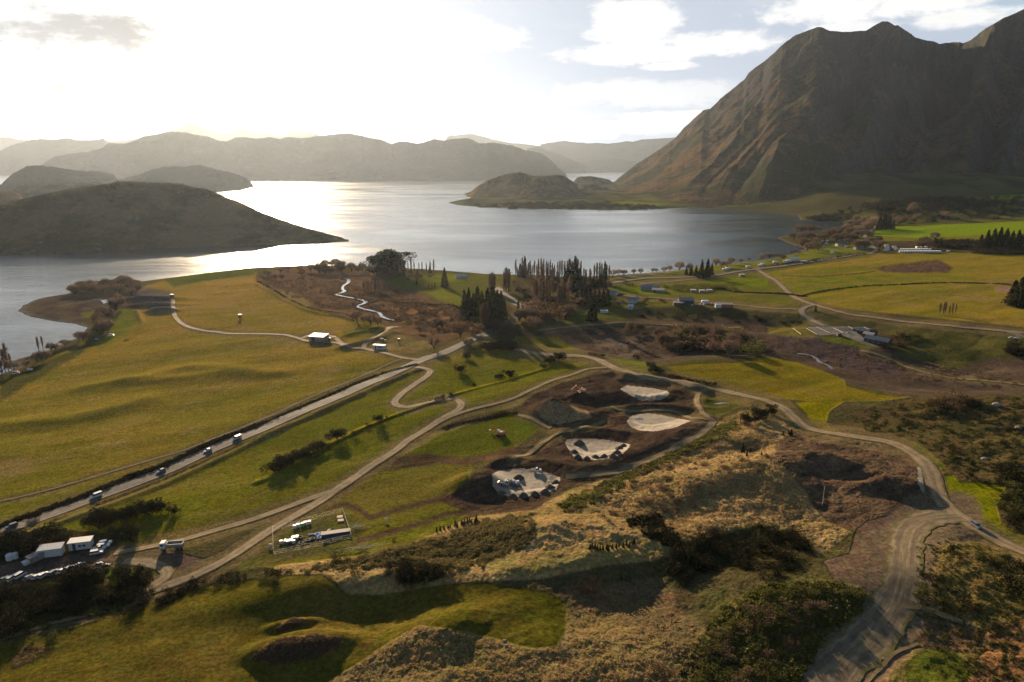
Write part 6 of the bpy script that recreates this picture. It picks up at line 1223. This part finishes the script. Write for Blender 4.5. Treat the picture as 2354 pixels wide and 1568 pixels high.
def heaps(L_, where, group):
    for i, (x_, y_, r_) in enumerate(sorted(L_)):
        p = P3(x_, y_); d = math.sqrt(p.x**2+p.y**2+(CAMH-p.z)**2); s_ = r_*d/FPX; o = link('gravel_heap', HP[i % 3]); o.location = (p.x, p.y, p.z+.12); o.scale = (s_, s_, s_*1.25); o.rotation_euler = (0, 0, i*1.7)
        tag(o, f'dark grey gravel heap on the {where}, {ordn(i)} from the left', 'gravel heap', group)
heaps([(1192,1100,15),(1278,1110,11.5),(1264,1121,12.5),(1253,1131,13),(1228,1136,12),(1203,1139,12),(1179,1141,11),(1153,1134,11.5)], 'nearest pad', 'gravel heaps on the nearest pad')
heaps([(1331,1021,16),(1319,1040,11),(1328,1051,10.5),(1349,1055,10.5),(1368,1052,11),(1389,1050,11),(1408,1049,10.5),(1419,1041,11.5),(1424,1032,11),(1434,1027,11)], 'second pad', 'gravel heaps on the second pad')
# stockpile compound
def fence(pts, label, hgt=1.8, step=3.0):
    A = ground_path(pts, .5); L_ = np.concatenate([[0], np.cumsum(np.linalg.norm(np.diff(A, axis=0), axis=1))]); n = max(2, int(L_[-1]/step)+1); q = np.linspace(0, L_[-1], n)
    xs = np.interp(q, L_, A[:, 0]); ys = np.interp(q, L_, A[:, 1]); zs = HG(xs, ys); o = empty('wire_fence', (xs[0], ys[0], zs[0]))
    for i in range(n):
        b = MB().box(-.04,.04,-.04,.04,-.3,hgt); pm = b.build('post', P_WOODL, o); pm.location = (xs[i]-xs[0], ys[i]-ys[0], zs[i]-zs[0])
    w = MB()
    for i in range(n-1):
        for k_ in (.25, .6, .97): w.bar((xs[i]-xs[0], ys[i]-ys[0], zs[i]-zs[0]+hgt*k_), (xs[i+1]-xs[0], ys[i+1]-ys[0], zs[i+1]-zs[0]+hgt*k_), .012)
    w.build('wire', P_STEEL, o); return tag(o, label, 'fence', 'fences round the stockpile')
FC = [(627,1222),(787,1178),(808,1240),(629,1276)]
fence([FC[0], FC[1]], 'wire fence along the upper side of the stockpile'); fence([FC[1], FC[2]], 'wire fence at the right end of the stockpile', 2.2, 1.6); fence([FC[2], FC[3]], 'wire fence along the lower side of the stockpile'); fence([FC[3], FC[0]], 'wire fence at the left end of the stockpile', 2.2, 1.6)
place(shedroof('storage_container', 9.0, 1.6, 1.5, 1.55, paint('navy_steel', (.03,.045,.09), .5), P_TANROOF, 0, 0), 772, 1232, 16, 'long low navy container with a pale roof inside the stockpile fence', 'container')
def coil(px, py, mat, label, group, r=.8):
    o = empty('pipe_coil'); 
    for k_ in range(3): MB().torus((0,0,.12+.2*k_), r, .13).build('hose_turn', mat, o)
    return place(o, px, py, 0, label, 'pipe coil', group)
for i, (x_, y_) in enumerate([(730,1231),(739,1228),(735,1236)]): coil(x_, y_, P_BLUE, f'blue pipe coil in the stockpile, {ORD[[0,2,1][i]]} from the left', 'blue pipe coils')
for i, (x_, y_) in enumerate([(690,1238),(692,1251),(707,1245),(718,1241),(733,1240)]): coil(x_, y_, P_BLACKP, f'black pipe coil in the stockpile, {ordn(i)} from the left', 'black pipe coils', .7)
for x_, y_, a_, ln, lab in ((728, 1227, 18, 5.5, 'white pipe bundle lying along the stockpile above the blue coils'), (751, 1224, 75, 4.0, 'white pipe bundle standing out at right angles beside the blue coils')):
    o = empty('pipe_bundle'); 
    for k_ in range(5): MB().cyl((0, (k_-2)*.17, .1+.14*(k_ % 2)), .08, ln, 'x', 8).build('pipe', P_WHITE, o)
    place(o, x_, y_, a_, lab, 'pipes', 'white pipe bundles')
for i, (x_, y_, m_) in enumerate([(677,1214,P_WHITE),(685,1211,P_WHITE),(695,1209,P_GREENP),(702,1206,P_WHITE),(711,1204,P_WHITE)]):
    o = empty('liquid_tote'); MB().box(-.5,.5,-.5,.5,.15,1.15,.04,.04).build('tank', m_, o); MB().box(-.58,.58,-.58,.58,-.1,.14).build('pallet', P_WOODL, o); MB().cyl((0,0,1.2), .12, .1, 'z').build('cap', P_BLACKP, o); place(o, x_, y_, 10, f"{'green' if m_ is P_GREENP else 'white'} liquid tote in the upper stockpile row, {ordn(i)} from the left", 'tote', 'liquid totes')
for i, (x_, y_) in enumerate([(646,1249),(655,1247),(660,1248),(665,1247),(670,1246),(672,1240),(676,1239),(681,1238),(675,1248),(684,1238)]):
    o = empty('concrete_ring' if i in (0, 8) else 'block_stack'); 
    if i in (0, 8): MB().cyl((0,0,.5), .55, 1.0, 'z', 16).build('drum', P_WHITE, o); MB().cyl((0,0,1.03), .45, .06, 'z', 16).build('lid', P_STEEL, o)
    else:
        for k_ in range(3): MB().box(-.25,.25,-.75,.75,.0+.32*k_,.3+.32*k_).build('block', P_STEEL, o)
    place(o, x_, y_, 5, f"{'white drum' if i in (0, 8) else 'grey block stack'} in the lower stockpile row, {ordn(sorted([646,655,660,665,670,672,676,681,675,684]).index(x_))} from the left", 'drum' if i in (0, 8) else 'blocks', 'stacks in the lower stockpile row')
for i, (x_, y_) in enumerate([(781,1190),(783,1198)]):
    o = empty('pallet_stack'); [MB().box(-1,1,-.8,.8,.18*k_,.18*k_+.12).build('pallet', P_WOODL, o) for k_ in range(3)]; place(o, x_, y_, 12, f"{('upper','lower')[i]} pale pallet stack in the stockpile corner", 'pallets', 'pallet stacks')
for x_, y_, lab in ((887, 1199, 'small white board on the grass right of the stockpile'), (622, 1259, 'small white board at the left corner of the stockpile')):
    o = empty('site_board'); MB().box(-.6,.6,-.03,.03,.7,1.4).build('panel', P_WHITE, o); [MB().box(x-.04,x+.04,-.04,.04,-.3,.69).build('post', P_WOODL, o) for x in (-.5, .5)]; place(o, x_, y_, 5, lab, 'board', 'small white boards')
o = empty('brush_pile'); r = np.random.default_rng(5); b = MB()
for k_ in range(90): p_ = r.normal(size=3)*[3.4,.7,.2]+[0,0,.6]; d_ = r.normal(size=3)*[1.4,.8,.35]; b.bar(p_, p_+d_, .07)
bpy.data.objects.remove(o); o = b.build('brush_pile', P_WALLG); place(o, 838, 1262, 12, 'heap of pale dead branches below the stockpile', 'branches')
o = empty('brush_pile'); b = MB()
for k_ in range(70): p_ = r.normal(size=3)*[1.0,.7,.25]+[0,0,.7]; d_ = r.normal(size=3)*[.9,.8,.3]; b.bar(p_, p_+d_, .05)
bpy.data.objects.remove(o); o = b.build('brush_pile', P_WALLG); place(o, 821, 1215, 12, 'grey tangle of wire and branches right of the stockpile fence', 'branches')
# marker stakes
for i in range(22):
    t_ = i/21; x_ = 372+(536-372)*t_; y_ = 1243-(1243-1203)*t_-3*math.sin(t_*3); b = MB().box(-.05,.05,-.05,.05,-.2,.75); o = b.build('marker_stake', P_ORANGE); place(o, x_, y_, 0, f'orange marker stake beside the upper track, {ordn(i)} from the left', 'stake', 'orange stakes by the track')
# farm buildings
place(gable('barn', 17, 11, 4.2, 6.0, P_WALLG, P_ROOFG), 1494, 668, -22, 'largest grey-roofed barn by the golden paddock', 'barn')
place(shedroof('lean_to', 12, 6, 2.6, 3.6, P_WALLG, P_ROOFG, 2.0, 0), 1512, 672, -20, 'low grey lean-to at the right end of the largest barn', 'shed')
place(gable('farmhouse', 10, 6, 2.8, 4.6, P_WALLW, P_ROOFG, windows=3), 1407, 678, -28, 'white house with a grey roof beside the shelter belt', 'house')
place(gable('cottage', 8, 5.5, 2.8, 4.6, P_WALLW, P_ROOFG, windows=2), 1452, 696, -10, 'white cottage with a grey gable roof and a porch', 'cottage')
place(gable('cottage', 5, 4, 2.6, 4.4, P_WALLW, P_ROOFG, windows=1), 1461, 693, 40, 'grey-roofed wing at the right of the white cottage', 'cottage')
place(gable('cottage', 4.5, 3.6, 2.6, 4.2, P_WALLW, P_ROOFW, windows=1), 1449, 710, -15, 'tiny white cottage below the larger cottage', 'cottage')
place(shedroof('small_shed', 6, 3, 1.8, 2.1, P_WALLW, P_ROOFW, 0, 0), 1388, 719, -10, 'low white shed right of the large bushy conifer', 'shed')
place(gable('barn', 13, 9, 4.2, 6.0, P_WOODD, P_ROOFG), 1576, 699, -8, 'dark barn with a grey roof beside the farm track', 'barn')
place(shedroof('lean_to', 9, 5, 2.6, 3.4, P_WOODD, P_WALLG, 0, 0), 1559, 702, -8, 'dark lean-to at the left of the dark barn', 'shed')
place(shedroof('red_shed', 14, 5, 2.8, 3.4, P_RED, P_ROOFG, 2.4, 0), 1664, 706, -8, 'rusty red shed along the farm track', 'shed')
place(shedroof('white_shed', 5, 4, 2.6, 2.9, P_WALLW, P_ROOFW, 0, 0), 1650, 707, -8, 'white shed at the left end of the red shed', 'shed')
for i, (x_, y_) in enumerate([(1593,671),(1613,672),(1630,671)]): place(shedroof('small_hut', 5, 3, 2.0, 2.4, P_WALLG, P_ROOFW, 0, 0), x_, y_, -5, f'small hut in the scrub belt, {ordn(i)} from the left', 'hut', 'small huts in the scrub belt')
rr = random.Random(9); CR = [MB().box(-.8,.8,-.6,.6,0,.9,.05,.05), MB().box(-1.4,1.4,-.7,.7,0,.5,.2,.1)]
xs_ = sorted(rr.uniform(1590, 1640) for _ in range(12))
for i, x_ in enumerate(xs_):
    b = CR[i % 2]; b2 = MB(); b2.V = list(b.V); b2.F = list(b.F); o = b2.build('scrap_crate', (P_WHITE, P_WALLG, P_STEEL, P_RED)[i % 4]); place(o, x_, rr.uniform(697, 704), rr.uniform(0, 90), f"{('white','weathered','steel grey','rusty')[i % 4]} scrap box between the dark barn and the red shed, {ordn(i)} from the left", 'scrap', 'scrap boxes by the farm track')
# lodge
place(gable('lodge', 16, 6.5, 3.2, 5.2, P_WOODD, P_ROOFG, windows=4), 2016, 790, -50, 'long dark lodge with a grey gable roof', 'lodge'); place(gable('lodge_wing', 7, 5.5, 3.2, 4.4, P_WOODD, P_TANROOF), 1997, 777, -50, 'tan-roofed middle wing of the lodge', 'lodge wing')
place(gable('lodge_wing', 8, 4.5, 3.0, 4.4, P_WOODD, P_ROOFG), 1985, 769, -50, 'narrow upper wing of the lodge', 'lodge wing'); place(gable('dark_hut', 6, 5, 3.0, 4.2, P_WOODD, P_WOODD), 2003, 770, -10, 'black hut beside the lodge', 'hut')
place(shedroof('bin_shelter', 3, 2.4, 1.8, 2.0, P_WOODD, P_WOODD, 0, 0), 1928, 772, 0, 'small dark shelter at the edge of the lodge car park', 'shelter')
for i, (a_, b_) in enumerate([((1876,753),(1907,767)),((1915,755),(1937,766)),((1950,752),(1965,760)),((1985,753),(2011,766)),((1853,756),(1877,770)),((1822,756),(1841,770))]):
    p = P3(*a_); q = P3(*b_); o = empty('timber_rail', p); d = q-p; MB().bar((0,0,.5), (d.x,d.y,d.z+.5), .35).build('rail', P_WOODL, o); [MB().box(d.x*t_-.12,d.x*t_+.12,d.y*t_-.12,d.y*t_+.12,-.3,.34).build('post', P_WOODL, o) for t_ in (.02,.35,.68,.98)]
    tag(o, f"pale timber rail at the lodge car park, {ORD[[2,3,4,5,1,0][i]]} from the left", 'rail', 'timber rails at the car park')
# caravans
def make_caravan():
    o = empty('caravan'); MB().prism([(-2.9,.45),(2.6,.45),(3.0,1.1),(2.8,2.3),(2.4,2.65),(-2.6,2.65),(-3.0,2.2),(-3.0,.8)], -1.15, 1.15).build('body', P_WHITE, o)
    for x in (-1.5, .6): MB().box(x-.55,x+.55,-1.19,-1.14,1.35,1.95).build('window', P_GLASS, o)
    MB().box(1.6,2.2,-1.18,-1.14,.55,2.2).build('door', P_SILVER, o); wheels(o, (-.2,), 1.15, .33, .22); MB().bar((2.8,0,.5), (4.0,0,.45), .14).build('drawbar', P_STEEL, o); return o
CV = make_caravan(); KIDS[CV.name] = kids(CV); first = [True]
def caravan(px, py, rz, label, group, sc=1.0):
    o = CV if first[0] else copy_tree(CV); first[0] = False
    return place(o, px, py, rz, label, 'caravan', group, .05, sc)
def cvrow(L_, where, group, rz, sc=1.1):
    for i, (x_, y_) in enumerate(sorted(L_)): caravan(x_, y_, rz+rr.uniform(-6, 6), f'white caravan {where}, {ordn(i)} from the left', group, sc)
cvrow([(2107+i*7, 571) for i in range(4)], 'in the back row of the storage yard', 'caravans in the back row', 75)
cvrow([(2071+i*6.0, 576) for i in range(12)], 'in the middle row of the storage yard', 'caravans in the middle row', 75)
cvrow([(2068+i*6.1, 581) for i in range(16)], 'in the front row of the storage yard', 'caravans in the front row', 75)
cvrow([(2037,567.5),(2038,571),(2039,574.5),(2036,578)], 'in the separate column left of the storage yard', 'caravans in the left column', 0); cvrow([(2055,570),(2056,573),(2060,576)], 'just left of the middle storage row', 'caravans beside the middle row', 10)
cvrow([(1890,556),(1902,556),(1899,562),(1895,568),(1945,562),(1945,569),(1981,556),(1911,580),(1914,583)], 'on the camping ground near the spit', 'caravans on the camping ground', 20, .9)
cvrow([(1665,622),(1672,620),(1719,616),(1747,613),(1752,610),(1781,605),(1804,604),(1811,602)], 'on the long camping lawn', 'caravans on the long lawn', 15, 1.0)
cvrow([(1620,697)], 'parked by the farm track', None, -8) if False else caravan(1620, 698, 172, 'white camper parked by the farm track between the barns', None, 1.1)
place(gable('camp_house', 14, 7, 3, 5, P_WALLW, P_ROOFG, windows=3), 1931, 565, 10, 'grey-roofed house on the camping ground beside the willow grove', 'house'); place(gable('camp_house', 14, 7, 3, 5.4, P_WALLW, P_ROOFW, windows=3), 1950, 552, 10, 'white-roofed house half hidden by the willow grove', 'house')
place(gable('camp_office', 20, 7, 3, 4.6, P_WALLG, P_ROOFG, windows=4), 1978, 573, 8, 'long grey camp office beside the lake road bend', 'office'); place(gable('camp_house', 12, 7, 3, 4.8, P_WALLW, P_ROOFW, windows=3), 1824, 600, 12, 'white house at the near end of the camping lawn', 'house')
place(shedroof('camp_shelter', 8, 3, 2.2, 2.5, P_WALLW, P_ROOFW, 0, 0), 1847, 604, 12, 'low white shelter beside the lake road', 'shelter'); place(shedroof('small_hut', 6, 3, 2.0, 2.4, P_WALLG, P_ROOFW, 0, 0), 1705, 635, 5, 'small hut below the lake road', 'hut'); place(shedroof('pump_hut', 4, 3, 1.6, 2.0, P_WALLW, P_ROOFW, 0, 0), 2179, 579, 5, 'tiny tan hut right of the caravan storage', 'hut')
# lawn houses near the lake, left of the road
place(gable('lake_house', 6, 4, 2.6, 4.2, P_WALLW, P_ROOFW, windows=1), 1053, 639, 12, 'left white-roofed house among the lakeside lawn bushes', 'house', 'houses on the lakeside lawn'); place(gable('lake_house', 5, 4, 2.6, 4.2, P_WALLW, P_ROOFW, windows=1), 1067, 639, -12, 'right white-roofed house among the lakeside lawn bushes', 'house', 'houses on the lakeside lawn')
# left pasture details
def trough(name, lab, px, py, s_=1.0):
    o = empty(name); MB().box(-.9,.9,-.9,.9,1.2,3.2,.1,.1).build('tank', P_WOODD, o); MB().box(-1,1,-1,1,3.21,3.4).build('lid', P_ROOFW, o); [MB().box(x-.08,x+.08,y-.08,y+.08,-.3,1.19).build('leg', P_WOODD, o) for x in (-.7,.7) for y in (-.7,.7)]; place(o, px, py, 5, lab, 'water tank', None, 0, s_)
trough('raised_tank', 'raised dark tank with a pale lid alone on the golden pasture', 552, 734, 1.2); trough('raised_tank', 'raised dark tank with a pale lid at the top of the pasture track', 396, 688, 1.4); trough('raised_tank', 'small green tank beside the big shed', 757, 785, .8); trough('raised_tank', 'small tank beside the cattle yard', 917, 787, .8)
o = empty('cattle_yard'); [MB().bar(p_, q_, .12).build('rail', P_WOODD, o) for p_, q_ in (((-4,-2,1),(4,-2,1)),((-4,2,1),(4,2,1)),((-4,-2,1),(-4,2,1)),((4,-2,1),(4,2,1)),((0,-2,1),(0,2,1)))]; [MB().box(x-.1,x+.1,y-.1,y+.1,-.3,1.3).build('post', P_WOODD, o) for x in (-4,0,4) for y in (-2,2)]; place(o, 924, 795, -20, 'small timber cattle yard right of the long white cabin', 'cattle yard')
o = empty('farm_trailer'); MB().box(-2.2,2.2,-1,1,.7,1.0).build('deck', P_WOODD, o); MB().box(-2.1,.5,-.8,.8,1.01,1.9,.2,.1).build('load', P_WALLG, o); wheels(o, (-.3,), 1.0, .4, .25); place(o, 880, 784, -15, 'dark loaded farm trailer above the long white cabin', 'trailer')
o = empty('picnic_table'); MB().box(-1,1,-.4,.4,.72,.78).build('table_top', P_WOODL, o); [MB().box(-1,1,y-.14,y+.14,.42,.47).build('bench', P_WOODL, o) for y in (-.75,.75)]; [MB().box(x-.05,x+.05,-.7,.7,-.1,.41).build('leg', P_WOODL, o) for x in (-.8,.8)]; place(o, 768, 776, -10, 'pale picnic table right of the big shed', 'table', None, 0, 1.3)
# boulders
def boulder(px, py, s_, lab, grp=None):
    r_ = np.random.default_rng(int(px)); import bmesh
    bm = bmesh.new(); bmesh.ops.create_icosphere(bm, subdivisions=3, radius=1.0)
    V = np.array([v.co[:] for v in bm.verts]); d = 1+.28*fbm(V[:, 0]*1.3+px, V[:, 1]*1.3+V[:, 2]*1.7, 3)
    for v, k_ in zip(bm.verts, d): v.co = v.co*float(k_)
    me = bpy.data.meshes.new('boulder'); bm.to_mesh(me); bm.free(); me.materials.append(P_ROCK); o = link('boulder', me); p = P3(px, py); o.location = (p.x, p.y, p.z+s_*.12); o.scale = (s_*.65, s_*.5, s_*.35); tag(o, lab, 'boulder', grp)
P_ROCK = simple('lichen_rock', (.22,.20,.175), .9, 0, .3, 2.0, .1)
boulder(2262, 1057, 2.2, 'large pale boulder on the slope above the lime green patch'); boulder(2290, 932, 3.2, 'pale rock outcrop on the right valley side'); boulder(1159, 1473, .7, 'upper small stone at the right edge of the lower green', 'stones by the lower green'); boulder(1163, 1484, .7, 'lower small stone at the right edge of the lower green', 'stones by the lower green'); boulder(2340, 985, 2.4, 'dark rock outcrop at the right edge above the dry slope')
boulder(1975, 930, 1.0, 'pale stone beside the yellow-green patch'); boulder(2050, 920, 1.0, 'pale stone on the valley edge')
# power poles
def make_pole():
    o = empty('power_pole'); MB().cyl((0,0,4.2), .14, 9.0, 'z', 8, .1).build('pole', P_WOODL, o); MB().box(-1.1,1.1,-.06,.06,8.0,8.15).build('crossarm', P_WOODD, o)
    [MB().cyl((x,0,8.26), .06, .2, 'z', 8).build('insulator', P_WHITE, o) for x in (-1,0,1)]; return o
PP = make_pole(); KIDS[PP.name] = kids(PP)
for i, (x_, y_, lab) in enumerate([(1608,636,'power pole by the lake road right of the dark conifers'),(1043,744,'power pole standing in the wetland'),(2082,1003,'power pole on the dry slope beside the haul road'),(1890,1160,'power pole in the dug ground'),(1452,993,'marker pole on the bund of the earthworks')]):
    o = PP if i == 0 else copy_tree(PP); place(o, x_, y_, 20+i*15, lab, 'power pole', 'power poles', 0, (1.0,.9,.5,.8,.35)[i])
